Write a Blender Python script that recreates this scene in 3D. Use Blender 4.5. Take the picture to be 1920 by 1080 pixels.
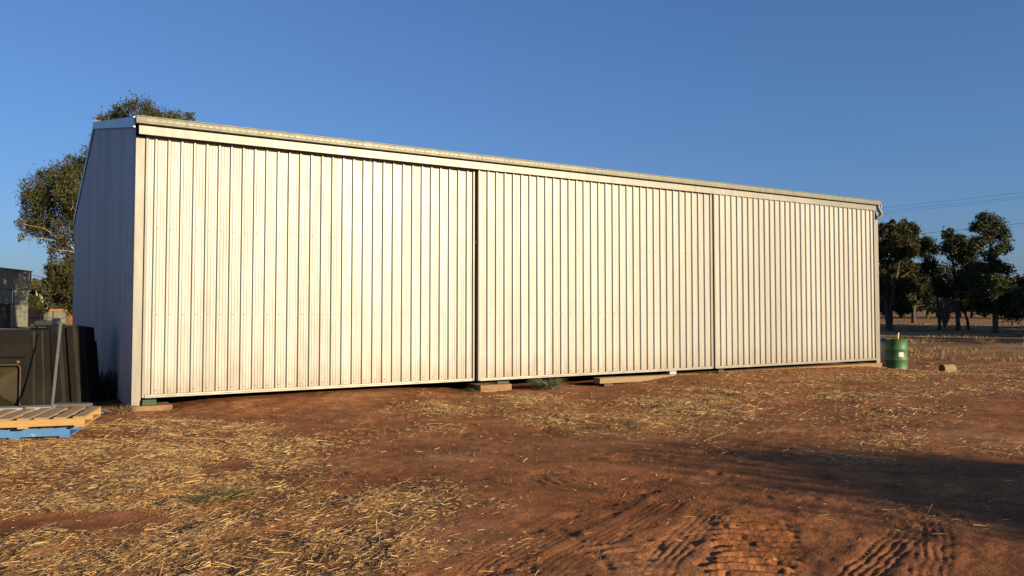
import bpy, math, random
import numpy as np
from mathutils import Vector, Matrix

random.seed(7)
rng = np.random.default_rng(7)
for o in list(bpy.data.objects):
    bpy.data.objects.remove(o)
S = bpy.context.scene
COL = S.collection

# ------------------------------------------------------------------ camera
F_PX, YAW, PITCH, PPY = 1501.67, 0.5491, 0.0387, 522.57     # measured on a 1920 wide picture
CAM = np.array([-1.4645, -13.5192, 1.55])
FW = np.array([math.sin(YAW) * math.cos(PITCH), math.cos(YAW) * math.cos(PITCH), math.sin(PITCH)])
RT = np.array([math.cos(YAW), -math.sin(YAW), 0.0])
UP = np.cross(RT, FW)
cam = bpy.data.cameras.new("camera")
cam.sensor_width = 36
cam.lens = F_PX / 1920 * 36
cam.shift_y = (PPY - 540) / 1920
cam.clip_start = 0.1
cam.clip_end = 5000
camo = bpy.data.objects.new("camera", cam)
COL.objects.link(camo)
camo.matrix_world = Matrix(((RT[0], UP[0], -FW[0], CAM[0]), (RT[1], UP[1], -FW[1], CAM[1]),
                            (RT[2], UP[2], -FW[2], CAM[2]), (0, 0, 0, 1)))
S.camera = camo

# ------------------------------------------------------------------ sky, sun, exposure
SUN_EL, SUN_AZ = 12.5, 159.0        # degrees; azimuth clockwise from +Y
w = bpy.data.worlds.new("World")
S.world = w
w.use_nodes = True
nt = w.node_tree
nt.nodes.clear()
sky = nt.nodes.new("ShaderNodeTexSky")
sky.sky_type = 'NISHITA'
sky.sun_disc = False
sky.sun_elevation = math.radians(SUN_EL)
sky.sun_rotation = math.radians(SUN_AZ)
sky.air_density = 1.0
sky.dust_density = 1.0
sky.ozone_density = 6.0
bg = nt.nodes.new("ShaderNodeBackground")
bg.inputs[1].default_value = 0.079
wo = nt.nodes.new("ShaderNodeOutputWorld")
gam = nt.nodes.new("ShaderNodeGamma")
gam.inputs[1].default_value = 0.8
nt.links.new(sky.outputs[0], gam.inputs[0])
tint = nt.nodes.new("ShaderNodeMix")
tint.data_type = 'RGBA'
tint.blend_type = 'MULTIPLY'
tint.inputs[0].default_value = 1.0
tint.inputs[7].default_value = (0.96, 1.0, 1.20, 1)
nt.links.new(gam.outputs[0], tint.inputs[6])
nt.links.new(tint.outputs[2], bg.inputs[0])
nt.links.new(bg.outputs[0], wo.inputs[0])
sl = bpy.data.lights.new("sun", 'SUN')
sl.energy = 5.0
sl.angle = math.radians(0.53)
sl.color = (1.0, 0.815, 0.52)
so = bpy.data.objects.new("sun", sl)
COL.objects.link(so)
e, a = math.radians(SUN_EL), math.radians(SUN_AZ)
SUNV = Vector((math.sin(a) * math.cos(e), math.cos(a) * math.cos(e), math.sin(e)))
so.rotation_euler = SUNV.to_track_quat('Z', 'Y').to_euler()
so.location = (30, -60, 40)
S.view_settings.view_transform = 'Standard'
S.view_settings.look = 'None'
S.view_settings.gamma = 1
S.view_settings.exposure = 1.0
S.view_settings.use_curve_mapping = False


# ------------------------------------------------------------------ helpers
def ray(px, py):
    return FW + (px - 960) / F_PX * RT - (py - PPY) / F_PX * UP


def onz(px, py, z=0.0):
    d = ray(px, py)
    return CAM + d * (z - CAM[2]) / d[2]


def ony(px, py, y=0.0):
    d = ray(px, py)
    return CAM + d * (y - CAM[1]) / d[1]


def atd(px, py, dist):
    return CAM + ray(px, py) * dist


def thing(name, label, cat, loc=(0, 0, 0), rz=0.0, group=None):
    o = bpy.data.objects.new(name, None)
    o.empty_display_size = 0.3
    COL.objects.link(o)
    o.location = loc
    o.rotation_euler = (0, 0, rz)
    tag(o, label, cat, group)
    return o


def tag(o, label, cat, group=None, kind=None):
    if label: o['label'] = label
    if cat: o['category'] = cat
    if group: o['group'] = group
    if kind: o['kind'] = kind
    return o


class MB:
    def __init__(s):
        s.v, s.f = [], []

    def add(s, vs, fs):
        b = len(s.v)
        s.v += [tuple(map(float, q)) for q in vs]
        s.f += [tuple(i + b for i in q) for q in fs]
        return s

    def box(s, x0, x1, y0, y1, z0, z1, m=None):
        vs = [(x0, y0, z0), (x1, y0, z0), (x1, y1, z0), (x0, y1, z0), (x0, y0, z1), (x1, y0, z1), (x1, y1, z1), (x0, y1, z1)]
        if m is not None: vs = [tuple(m @ Vector(q)) for q in vs]
        return s.add(vs, [(3, 2, 1, 0), (4, 5, 6, 7), (0, 1, 5, 4), (1, 2, 6, 5), (2, 3, 7, 6), (3, 0, 4, 7)])

    def hexa(s, q):      # 8 corners, bottom ring then top ring
        return s.add(q, [(3, 2, 1, 0), (4, 5, 6, 7), (0, 1, 5, 4), (1, 2, 6, 5), (2, 3, 7, 6), (3, 0, 4, 7)])

    def tube(s, pts, rad, n=8, cap=True):
        pts = [Vector(q) for q in pts]
        if not hasattr(rad, '__len__'): rad = [rad] * len(pts)
        vs, fs = [], []
        t0 = (pts[1] - pts[0]).normalized()
        ref = Vector((0, 0, 1)) if abs(t0.z) < 0.9 else Vector((1, 0, 0))
        u = t0.cross(ref).normalized()
        for i, q in enumerate(pts):
            t = (pts[min(i + 1, len(pts) - 1)] - pts[max(i - 1, 0)]).normalized()
            u = (u - t * u.dot(t)).normalized()
            v = t.cross(u)
            for k in range(n):
                an = 2 * math.pi * k / n
                vs.append(q + (u * math.cos(an) + v * math.sin(an)) * rad[i])
        for i in range(len(pts) - 1):
            for k in range(n):
                fs.append((i * n + k, i * n + (k + 1) % n, (i + 1) * n + (k + 1) % n, (i + 1) * n + k))
        if cap:
            fs.append(tuple(range(n - 1, -1, -1)))
            fs.append(tuple((len(pts) - 1) * n + k for k in range(n)))
        return s.add(vs, fs)

    def lathe(s, prof, n=32, c=(0, 0)):
        vs, fs = [], []
        for r, z in prof:
            for k in range(n):
                an = 2 * math.pi * k / n
                vs.append((c[0] + r * math.cos(an), c[1] + r * math.sin(an), z))
        for i in range(len(prof) - 1):
            for k in range(n):
                fs.append((i * n + k, i * n + (k + 1) % n, (i + 1) * n + (k + 1) % n, (i + 1) * n + k))
        return s.add(vs, fs)

    def sheet(s, prof, z0, z1f, swap=False):     # prof: (along, out) profile extruded upwards; z1f(along)
        vs, fs = [], []
        for a_, b_ in prof:
            for z in (z0, z1f(a_)):
                vs.append((b_, a_, z) if swap else (a_, b_, z))
        for i in range(len(prof) - 1):
            fs.append((2 * i, 2 * i + 2, 2 * i + 3, 2 * i + 1))
        return s.add(vs, fs)

    def build(s, name, mat, parent=None, smooth=False, bevel=0.0, loc=None):
        me = bpy.data.meshes.new(name)
        me.from_pydata(s.v, [], s.f)
        if mat: me.materials.append(mat)
        if smooth:
            me.polygons.foreach_set('use_smooth', [True] * len(me.polygons))
            me.update()
            try: me.set_sharp_from_angle(angle=math.radians(40))
            except Exception: pass
        me.update()
        o = bpy.data.objects.new(name, me)
        COL.objects.link(o)
        if parent: o.parent = parent
        if loc is not None: o.location = loc
        if bevel:
            b = o.modifiers.new("bevel", 'BEVEL')
            b.width = bevel
            b.segments = 2
            b.limit_method = 'ANGLE'
        return o


def np_mesh(name, verts, faces_flat, nper, mat):
    """fast mesh from numpy arrays, every face with nper corners"""
    me = bpy.data.meshes.new(name)
    nf = len(faces_flat) // nper
    me.vertices.add(len(verts))
    me.vertices.foreach_set('co', np.ascontiguousarray(verts, dtype=np.float32).ravel())
    me.loops.add(len(faces_flat))
    me.loops.foreach_set('vertex_index', np.ascontiguousarray(faces_flat, dtype=np.int32))
    me.polygons.add(nf)
    me.polygons.foreach_set('loop_start', np.arange(0, nf * nper, nper, dtype=np.int32))
    me.update(calc_edges=True)
    if mat: me.materials.append(mat)
    return me


# ---- materials
def mat(name):
    m = bpy.data.materials.new(name)
    m.use_nodes = True
    n = m.node_tree
    return m, n, n.nodes["Principled BSDF"]


def N(n, t, **k):
    q = n.nodes.new(t)
    for a_, b_ in k.items():
        if a_.startswith('i_'): q.inputs[a_[2:].replace('_', ' ')].default_value = b_
        else: setattr(q, a_, b_)
    return q


def ramp(n, fac, stops):
    r = n.nodes.new("ShaderNodeValToRGB")
    while len(r.color_ramp.elements) < len(stops): r.color_ramp.elements.new(0.5)
    for el, (p, c) in zip(r.color_ramp.elements, stops):
        el.position = p
        el.color = (*c, 1) if len(c) == 3 else c
    n.links.new(fac, r.inputs[0])
    return r


def mixc(n, fac, a_, b_, mode='MIX'):
    m = n.nodes.new("ShaderNodeMix")
    m.data_type = 'RGBA'
    m.blend_type = mode
    for s_, v in ((m.inputs[0], fac), (m.inputs[6], a_), (m.inputs[7], b_)):
        if hasattr(v, 'links') or hasattr(v, 'is_output'): n.links.new(v, s_)
        elif isinstance(v, tuple): s_.default_value = (*v, 1) if len(v) == 3 else v
        else: s_.default_value = v
    return m.outputs[2]


def noise(n, scale, detail=4, rough=0.55, vec=None, dist=0.0, coord='Object'):
    q = N(n, "ShaderNodeTexNoise")
    q.inputs['Scale'].default_value = scale
    q.inputs['Detail'].default_value = detail
    q.inputs['Roughness'].default_value = rough
    q.inputs['Distortion'].default_value = dist
    if vec is None:
        tc = N(n, "ShaderNodeTexCoord")
        vec = tc.outputs[coord]
    n.links.new(vec, q.inputs['Vector'])
    return q


def mapping(n, scale, coord='Object'):
    tc = N(n, "ShaderNodeTexCoord")
    mp = N(n, "ShaderNodeMapping")
    mp.inputs['Scale'].default_value = scale
    n.links.new(tc.outputs[coord], mp.inputs['Vector'])
    return mp.outputs[0]


def bump(n, p, h, strength=0.3, dist=0.01):
    b = N(n, "ShaderNodeBump")
    b.inputs['Strength'].default_value = strength
    b.inputs['Distance'].default_value = dist
    n.links.new(h, b.inputs['Height'])
    n.links.new(b.outputs[0], p.inputs['Normal'])


def simple(name, c0, c1, rough=0.7, metal=0.0, scale=6, stretch=(1, 1, 1), bmp=0.0, spec=0.4):
    m, n, p = mat(name)
    nz = noise(n, scale, 5, 0.6, mapping(n, stretch))
    c0, c1 = tuple(q * 0.70 for q in c0), tuple(q * 0.70 for q in c1)
    r = ramp(n, nz.outputs[0], [(0.3, c0), (0.7, c1)])
    n.links.new(r.outputs[0], p.inputs['Base Color'])
    p.inputs['Roughness'].default_value = rough
    p.inputs['Metallic'].default_value = metal
    p.inputs['Specular IOR Level'].default_value = spec
    if bmp: bump(n, p, nz.outputs[0], bmp, 0.01)
    return m


def metal_sheet(name, c0, c1, metal, rough, dirt=1.0):
    """weathered zinc coated steel: faint vertical streaks, dust splashed up from the soil, scuffs"""
    m, n, p = mat(name)
    st = noise(n, 2.0, 5, 0.6, mapping(n, (4.0, 4.0, 0.25)))
    r = ramp(n, st.outputs[0], [(0.3, c0), (0.7, c1)])
    oi = N(n, "ShaderNodeObjectInfo")
    tone = ramp(n, oi.outputs['Random'], [(0.0, (0.90, 0.90, 0.89)), (1.0, (1.06, 1.06, 1.06))])
    r = type('o', (), {'outputs': [mixc(n, 1.0, r.outputs[0], tone.outputs[0], 'MULTIPLY')]})
    tc = N(n, "ShaderNodeTexCoord")
    sx = N(n, "ShaderNodeSeparateXYZ")
    n.links.new(tc.outputs['Object'], sx.inputs[0])
    # splash dust: noise minus height
    nz = noise(n, 3.0, 6, 0.65, mapping(n, (1.6, 1.6, 0.7)))
    mr = N(n, "ShaderNodeMapRange")
    mr.inputs['From Min'].default_value = 0.15
    mr.inputs['From Max'].default_value = 1.1
    mr.inputs['To Min'].default_value = 0.22
    mr.inputs['To Max'].default_value = -0.45
    n.links.new(sx.outputs[2], mr.inputs[0])
    ad = N(n, "ShaderNodeMath", operation='ADD')
    n.links.new(nz.outputs[0], ad.inputs[0])
    n.links.new(mr.outputs[0], ad.inputs[1])
    rr = ramp(n, ad.outputs[0], [(0.34, (0, 0, 0)), (0.76, (0.7 * dirt,) * 3)])
    c = mixc(n, rr.outputs[0], r.outputs[0], (0.20, 0.145, 0.10))
    # small scuffs
    sc = noise(n, 9.0, 3, 0.7, mapping(n, (1.0, 1.0, 2.2)))
    rs = ramp(n, sc.outputs[0], [(0.70, (0, 0, 0)), (0.78, (0.28 * dirt,) * 3)])
    c = mixc(n, rs.outputs[0], c, (0.15, 0.14, 0.125))
    n.links.new(c, p.inputs['Base Color'])
    p.inputs['Metallic'].default_value = metal
    ro = N(n, "ShaderNodeMapRange")
    ro.inputs['To Min'].default_value = rough - 0.07
    ro.inputs['To Max'].default_value = rough + 0.10
    n.links.new(nz.outputs[0], ro.inputs[0])
    n.links.new(ro.outputs[0], p.inputs['Roughness'])
    oc = noise(n, 1.3, 2, 0.5, mapping(n, (2.2, 2.2, 0.8)))
    bump(n, p, oc.outputs[0], 0.55, 0.02)
    return m


M_ZINC = metal_sheet("zinc_cladding", (0.220, 0.214, 0.200), (0.286, 0.280, 0.265), 0.22, 0.48)
M_ZINC_END = metal_sheet("zinc_end_cladding", (0.30, 0.315, 0.325), (0.37, 0.385, 0.395), 0.5, 0.38, 0.6)
M_TRIM = metal_sheet("zinc_trim", (0.165, 0.153, 0.134), (0.205, 0.192, 0.170), 0.15, 0.45, 0.3)
M_GUTTER = metal_sheet("weathered_gutter", (0.105, 0.105, 0.080), (0.155, 0.152, 0.118), 0.25, 0.55, 0.2)
M_SLOT = simple("gutter_embossing", (0.21, 0.20, 0.165), (0.25, 0.235, 0.195), 0.45, 0.3)
M_RAIL = simple("galvanised_rail", (0.28, 0.265, 0.225), (0.40, 0.38, 0.33), 0.45, 0.5, 3)
M_GALV = simple("galvanised_steel", (0.26, 0.27, 0.265), (0.38, 0.385, 0.375), 0.5, 0.6, 9)
M_DARK = simple("dark_steel", (0.05, 0.05, 0.05), (0.09, 0.085, 0.08), 0.7, 0.3, 5)
M_SCREW = simple("screw_heads", (0.16, 0.13, 0.10), (0.22, 0.18, 0.14), 0.5, 0.6)
M_CONC = simple("dusty_concrete", (0.22, 0.115, 0.05), (0.32, 0.19, 0.10), 0.95, 0, 7, bmp=0.3)
M_GREYC = simple("grey_concrete", (0.26, 0.27, 0.27), (0.36, 0.36, 0.35), 0.95, 0, 8, bmp=0.3)
M_DUSTYDARK = simple("dusty_dark_grey", (0.10, 0.10, 0.09), (0.17, 0.165, 0.15), 0.9, 0, 7)
M_WHITE = simple("white_block", (0.42, 0.40, 0.35), (0.50, 0.47, 0.42), 0.9, 0, 9)
M_GREENSTEEL = simple("green_bracket", (0.015, 0.038, 0.018), (0.03, 0.06, 0.03), 0.6, 0.1, 9)
M_TIMBER = simple("sawn_timber", (0.24, 0.165, 0.085), (0.34, 0.24, 0.135), 0.9, 0, 5, (1.5, 14, 14), 0.3)
M_PALLET = simple("new_pallet_timber", (0.40, 0.23, 0.08), (0.53, 0.32, 0.125), 0.85, 0, 4, (2, 16, 16), 0.3)
M_BOARD = simple("greyed_pallet_board", (0.30, 0.20, 0.11), (0.42, 0.29, 0.17), 0.9, 0, 4, (16, 2, 16), 0.3)
M_STAKE = simple("pale_stake", (0.55, 0.42, 0.26), (0.65, 0.52, 0.34), 0.85, 0, 8)
M_LOG = simple("log_bark", (0.22, 0.15, 0.08), (0.33, 0.24, 0.14), 0.95, 0, 9, (2, 2, 9), 0.5)
M_LOGEND = simple("log_end", (0.09, 0.055, 0.03), (0.14, 0.09, 0.05), 0.95, 0, 20, bmp=0.3)
M_PAPER = simple("paper_label", (0.74, 0.72, 0.66), (0.80, 0.78, 0.74), 0.8, 0, 25)
M_BLUELID = simple("blue_plastic", (0.02, 0.05, 0.22), (0.03, 0.07, 0.30), 0.35)
M_GREYDRUM = simple("grey_plastic", (0.42, 0.39, 0.37), (0.52, 0.48, 0.45), 0.6, 0, 4)
M_RUST = simple("rusty_steel", (0.26, 0.10, 0.035), (0.42, 0.18, 0.07), 0.9, 0.1, 6)
M_RUSTSPOT = simple("rust_spot", (0.30, 0.09, 0.03), (0.40, 0.14, 0.05), 0.9, 0.1, 6)
M_WIRE = simple("wire", (0.06, 0.06, 0.06), (0.09, 0.09, 0.09), 0.7)
M_OLDIRON = simple("old_shed_iron", (0.15, 0.16, 0.13), (0.24, 0.24, 0.195), 0.7, 0.2, 2)
M_POLE = simple("pole_timber", (0.16, 0.13, 0.10), (0.24, 0.2, 0.16), 0.9, 0, 4)


def plastic_black():
    m, n, p = mat("dusty_black_poly")
    nz = noise(n, 2.4, 6, 0.65)
    r = ramp(n, nz.outputs[0], [(0.35, (0.007, 0.0065, 0.0055)), (0.72, (0.017, 0.0145, 0.0105))])
    n.links.new(r.outputs[0], p.inputs['Base Color'])
    p.inputs['Roughness'].default_value = 0.7
    p.inputs['Specular IOR Level'].default_value = 0.18
    bump(n, p, nz.outputs[0], 0.15, 0.02)
    return m


M_POLY = plastic_black()
M_POLYPANEL = simple("dusty_poly_panel", (0.022, 0.017, 0.009), (0.06, 0.043, 0.020), 0.75, 0, 3, bmp=0.1, spec=0.2)
M_POLYDUST = simple("dust_on_poly_ridge", (0.10, 0.062, 0.033), (0.17, 0.105, 0.055), 0.9, 0, 9)


def paint(name, c0, c1, wear, amount=0.62, rough=0.45, sc=5):
    m, n, p = mat(name)
    nz = noise(n, 3.0, 4, 0.6)
    r = ramp(n, nz.outputs[0], [(0.3, c0), (0.7, c1)])
    wz = noise(n, sc, 7, 0.7, mapping(n, (1.0, 1.0, 2.0)))
    rr = ramp(n, wz.outputs[0], [(amount, (0, 0, 0)), (amount + 0.08, (0.8,) * 3)])
    n.links.new(mixc(n, rr.outputs[0], r.outputs[0], wear), p.inputs['Base Color'])
    p.inputs['Roughness'].default_value = rough
    bump(n, p, wz.outputs[0], 0.12, 0.01)
    return m


M_GREEN = paint("green_drum_paint", (0.014, 0.078, 0.024), (0.026, 0.108, 0.036), (0.075, 0.11, 0.05), 0.58, 0.58, 6)
M_BLUE = paint("blue_pallet_paint", (0.04, 0.125, 0.30), (0.055, 0.165, 0.37), (0.30, 0.32, 0.33), 0.60, 0.8, 7)


def leafmat(name, c0, c1, c2, trans=0.32):
    m, n, p = mat(name)
    ge = N(n, "ShaderNodeNewGeometry")
    r = ramp(n, ge.outputs['Random Per Island'], [(0.0, c0), (0.55, c1), (1.0, c2)])
    nz = noise(n, 0.55, 3, 0.6)
    c = mixc(n, 0.5, r.outputs[0], ramp(n, nz.outputs[0], [(0.35, tuple(q * 0.55 for q in c1)), (0.65, tuple(min(1, q * 1.5) for q in c1))]).outputs[0])
    n.links.new(c, p.inputs['Base Color'])
    p.inputs['Roughness'].default_value = 0.65
    p.inputs['Specular IOR Level'].default_value = 0.25
    tr = N(n, "ShaderNodeBsdfTranslucent")
    n.links.new(c, tr.inputs[0])
    mx = N(n, "ShaderNodeMixShader")
    mx.inputs[0].default_value = trans
    n.links.new(p.outputs[0], mx.inputs[1])
    n.links.new(tr.outputs[0], mx.inputs[2])
    n.links.new(mx.outputs[0], n.nodes["Material Output"].inputs[0])
    return m


M_GUM = leafmat("gum_leaves", (0.036, 0.040, 0.013), (0.060, 0.060, 0.020), (0.105, 0.090, 0.032))
M_PINE = leafmat("cypress_leaves", (0.026, 0.036, 0.013), (0.046, 0.056, 0.020), (0.078, 0.084, 0.032))
M_BUSH = leafmat("far_bush_leaves", (0.050, 0.055, 0.025), (0.085, 0.085, 0.04), (0.13, 0.12, 0.06))
M_BROWN = leafmat("brown_gum_leaves", (0.030, 0.034, 0.012), (0.052, 0.052, 0.018), (0.085, 0.072, 0.028))
M_WEED = leafmat("grey_green_weed", (0.09, 0.10, 0.05), (0.14, 0.15, 0.085), (0.22, 0.21, 0.13))
M_GRASSG = leafmat("green_grass", (0.05, 0.07, 0.02), (0.09, 0.11, 0.035), (0.2, 0.18, 0.08))
M_DEADWEED = leafmat("dead_weed", (0.14, 0.085, 0.045), (0.22, 0.14, 0.08), (0.32, 0.22, 0.13))
M_DARKWEED = leafmat("dark_weed", (0.035, 0.035, 0.02), (0.05, 0.05, 0.03), (0.08, 0.07, 0.04))
M_BARK = simple("grey_bark", (0.055, 0.042, 0.03), (0.105, 0.082, 0.06), 0.95, 0, 3, (3, 3, 1), 0.5)
M_PALEBARK = simple("pale_gum_bark", (0.30, 0.24, 0.17), (0.46, 0.39, 0.30), 0.9, 0, 3, (2, 2, 1), 0.2)
M_TWIG = simple("bare_twig", (0.12, 0.085, 0.06), (0.20, 0.15, 0.11), 0.95)


# ------------------------------------------------------------------ noise for the ground
TB = rng.random((256, 256))


def vn(x, y, s=0):
    x = np.asarray(x, float) + s * 17.31
    y = np.asarray(y, float) + s * 9.77
    xi, yi = np.floor(x).astype(int), np.floor(y).astype(int)
    fx, fy = x - xi, y - yi
    fx = fx * fx * (3 - 2 * fx)
    fy = fy * fy * (3 - 2 * fy)
    g = lambda i, j: TB[(i & 255), (j & 255)]
    return (g(xi, yi) * (1 - fx) + g(xi + 1, yi) * fx) * (1 - fy) + (g(xi, yi + 1) * (1 - fx) + g(xi + 1, yi + 1) * fx) * fy


def fbm(x, y, s=0, o=4, lac=2.1, gain=0.5):
    t, am, n_ = 0.0, 1.0, 0.0
    for i in range(o):
        t = t + am * (vn(x, y, s + i * 3) - 0.5)
        n_ += am
        x, y = np.asarray(x) * lac, np.asarray(y) * lac
        am *= gain
    return t / n_ * 2


def sstep(a_, b_, x):
    t = np.clip((x - a_) / (b_ - a_), 0, 1)
    return t * t * (3 - 2 * t)


def gpoly(pts):
    return np.array([onz(px, py)[:2] for px, py in pts])


def inside(poly, x, y):
    r = np.zeros(x.shape, bool)
    n_ = len(poly)
    for i in range(n_):
        x0, y0 = poly[i]
        x1, y1 = poly[(i + 1) % n_]
        c = ((y0 > y) != (y1 > y)) & (x < (x1 - x0) * (y - y0) / (y1 - y0 + 1e-12) + x0)
        r ^= c
    return r


def edge_dist(poly, x, y, closed=True):
    d = np.full(x.shape, 1e9)
    n_ = len(poly)
    for i in range(n_ if closed else n_ - 1):
        p0, p1 = poly[i], poly[(i + 1) % n_]
        ex, ey = p1 - p0
        t = np.clip(((x - p0[0]) * ex + (y - p0[1]) * ey) / (ex * ex + ey * ey + 1e-12), 0, 1)
        d = np.minimum(d, np.hypot(x - p0[0] - t * ex, y - p0[1] - t * ey))
    return d


# where the straw lies (corners on the ground), with a strength each
STRAW = [
    (0.95, [(-160, 1140), (-160, 815), (130, 818), (175, 797), (260, 787), (340, 788), (480, 797), (540, 818), (690, 818), (690, 830), (600, 842), (575, 875), (555, 900), (525, 930), (520, 990), (430, 1010), (340, 1140)]),
    (0.95, [(330, 1140), (420, 1000), (520, 935), (640, 925), (790, 914), (840, 928), (935, 945), (905, 972), (800, 985), (880, 1010), (960, 1015), (900, 1060), (850, 1140)]),
    (0.80, [(735, 756), (800, 750), (905, 765), (905, 778), (760, 778)]),
    (0.60, [(905, 745), (1080, 738), (1085, 765), (985, 775), (905, 770)]),
    (1.0, [(985, 776), (1060, 772), (1150, 790), (1130, 806), (1080, 798), (990, 796)]),
    (0.95, [(1100, 800), (1180, 792), (1290, 786), (1290, 800), (1160, 816), (1110, 812)]),
    (1.0, [(1130, 746), (1190, 733), (1300, 727), (1450, 735), (1460, 775), (1360, 792), (1280, 792), (1180, 780), (1180, 762)]),
    (0.95, [(1440, 745), (1560, 735), (1740, 735), (1760, 742), (1640, 752), (1440, 762)]),
    (1.0, [(1500, 764), (1640, 758), (1760, 766), (1740, 776), (1640, 782), (1500, 776)]),
    (0.95, [(1255, 836), (1400, 838), (1480, 845), (1520, 860), (1330, 860), (1260, 848)]),
    (1.0, [(1490, 845), (1600, 830), (1680, 815), (1760, 832), (1770, 850), (1750, 868), (1600, 868), (1510, 862)]),
    (0.70, [(1790, 838), (1960, 832), (1960, 856), (1800, 852)]),
    (0.34, [(1180, 792), (1300, 785), (1480, 778), (1640, 774), (1650, 790), (1450, 800), (1330, 832), (1230, 818)]),
    (0.34, [(1240, 706), (1500, 698), (1960, 688), (1960, 736), (1760, 737), (1250, 730)]),
    (0.40, [(1690, 662), (1960, 655), (1960, 696), (1750, 690)]),
    (0.36, [(960, 752), (1180, 742), (1180, 790), (1100, 795), (960, 770)]),
    (0.18, [(1440, 795), (1720, 780), (1960, 800), (1960, 830), (1700, 815), (1480, 835)]),
    (0.55, [(690, 806), (810, 800), (830, 812), (700, 826)]),
    (0.55, [(905, 1005), (980, 990), (975, 1012), (915, 1020)]),
    (0.50, [(1620, 912), (1960, 900), (1960, 1000), (1800, 985), (1680, 960)]),
]
STRAW = [(s_, gpoly(p_)) for s_, p_ in STRAW]
BARE = [gpoly([(-160, 985), (60, 968), (255, 955), (270, 972), (120, 996), (-160, 1015)]),
        gpoly([(395, 868), (470, 862), (470, 880), (400, 888)])]


def straw_mask(x, y):
    d0 = np.hypot(x - CAM[0], y - CAM[1])
    sc = np.clip(0.018 * d0, 0.16, 0.5)
    wx = x + sc * 1.5 * fbm(x * 1.3, y * 1.3, 21, 3)
    wy = y + sc * 1.5 * fbm(x * 1.3, y * 1.3, 31, 3)
    m = np.zeros(x.shape)
    for s_, pl in STRAW:
        q = inside(pl, wx, wy)
        dd = edge_dist(pl, wx, wy)
        v = np.where(q, sstep(0, 0.45, dd) * 0.58 + 0.42, 0.42 * (1 - sstep(0, 0.55, dd)) ** 1.5)
        m = np.maximum(m, v * s_)
    for pl in BARE:
        q = inside(pl, wx, wy)
        dd = edge_dist(pl, wx, wy)
        m *= np.where(q, 0.04, sstep(0, 0.15, dd) * 0.9 + 0.1)
    # thin scatter on the open ground right of the shed
    far = sstep(7.5, 12, x) * (1 - sstep(26, 40, x)) * sstep(-0.1, 0.35, fbm(x * 0.55, y * 1.1, 41, 4)) * 0.34
    far *= (y < 0.2) | (x > 19)
    m = np.maximum(m, far)
    m *= np.clip(0.68 + 0.95 * fbm(x * 2.2, y * 2.2, 51, 4), 0.05, 1.1)
    m *= np.clip(0.85 + 0.9 * fbm(x * 0.8, y * 0.8, 58, 3), 0.15, 1.1)
    brk = np.clip(1.12 + 1.7 * fbm(x * 0.9, y * 2.1, 55, 4), 0.03, 1.4)
    q_ = sstep(5.0, 8.0, x)
    m *= 1 - q_ + q_ * brk
    sh = (x > -0.1) & (x < 18.7) & (y > 0.05)
    return np.where(sh, 0, m)


# wheel tracks: centre line on the ground, half width, kind, depth
TRK = [
    ([(840, 1120), (930, 1050), (1040, 995), (1160, 938), (1290, 876), (1400, 825), (1500, 790)], 0.17, 'rib', 0.012),
    ([(960, 1120), (1060, 1050), (1170, 990), (1290, 925), (1400, 870), (1520, 815)], 0.15, 'rib', 0.012),
    ([(1375, 1170), (1398, 1090), (1412, 1030), (1425, 985), (1432, 970)], 0.24, 'lug', 0.085),
    ([(1180, 1140), (1230, 1065), (1290, 1000), (1350, 945)], 0.13, 'rib', 0.014),
    ([(1560, 1140), (1620, 1070), (1700, 1000), (1790, 945)], 0.15, 'rib', 0.016),
    ([(1735, 1140), (1745, 1070), (1752, 1010), (1740, 950)], 0.12, 'rib', 0.014),
    ([(800, 925), (900, 912), (1000, 905), (1060, 903), (1140, 885)], 0.15, 'lug', 0.018),
    ([(1050, 1000), (1110, 960), (1170, 925), (1220, 900)], 0.20, 'lug', 0.018),
    ([(1130, 870), (1180, 856), (1260, 845), (1300, 832)], 0.2, 'lug', 0.018),
    ([(1330, 850), (1400, 822), (1490, 808), (1600, 806), (1660, 812)], 0.2, 'rib', 0.014),
    ([(1530, 835), (1560, 815), (1610, 806), (1680, 808)], 0.2, 'lug', 0.02),
    ([(830, 888), (880, 878), (900, 892)], 0.2, 'lug', 0.012),
    ([(1240, 1110), (1180, 1050), (1130, 1010)], 0.18, 'lug', 0.016),
]
TRK = [(gpoly(p_), h_, k_, d_) for p_, h_, k_, d_ in TRK]


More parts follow.
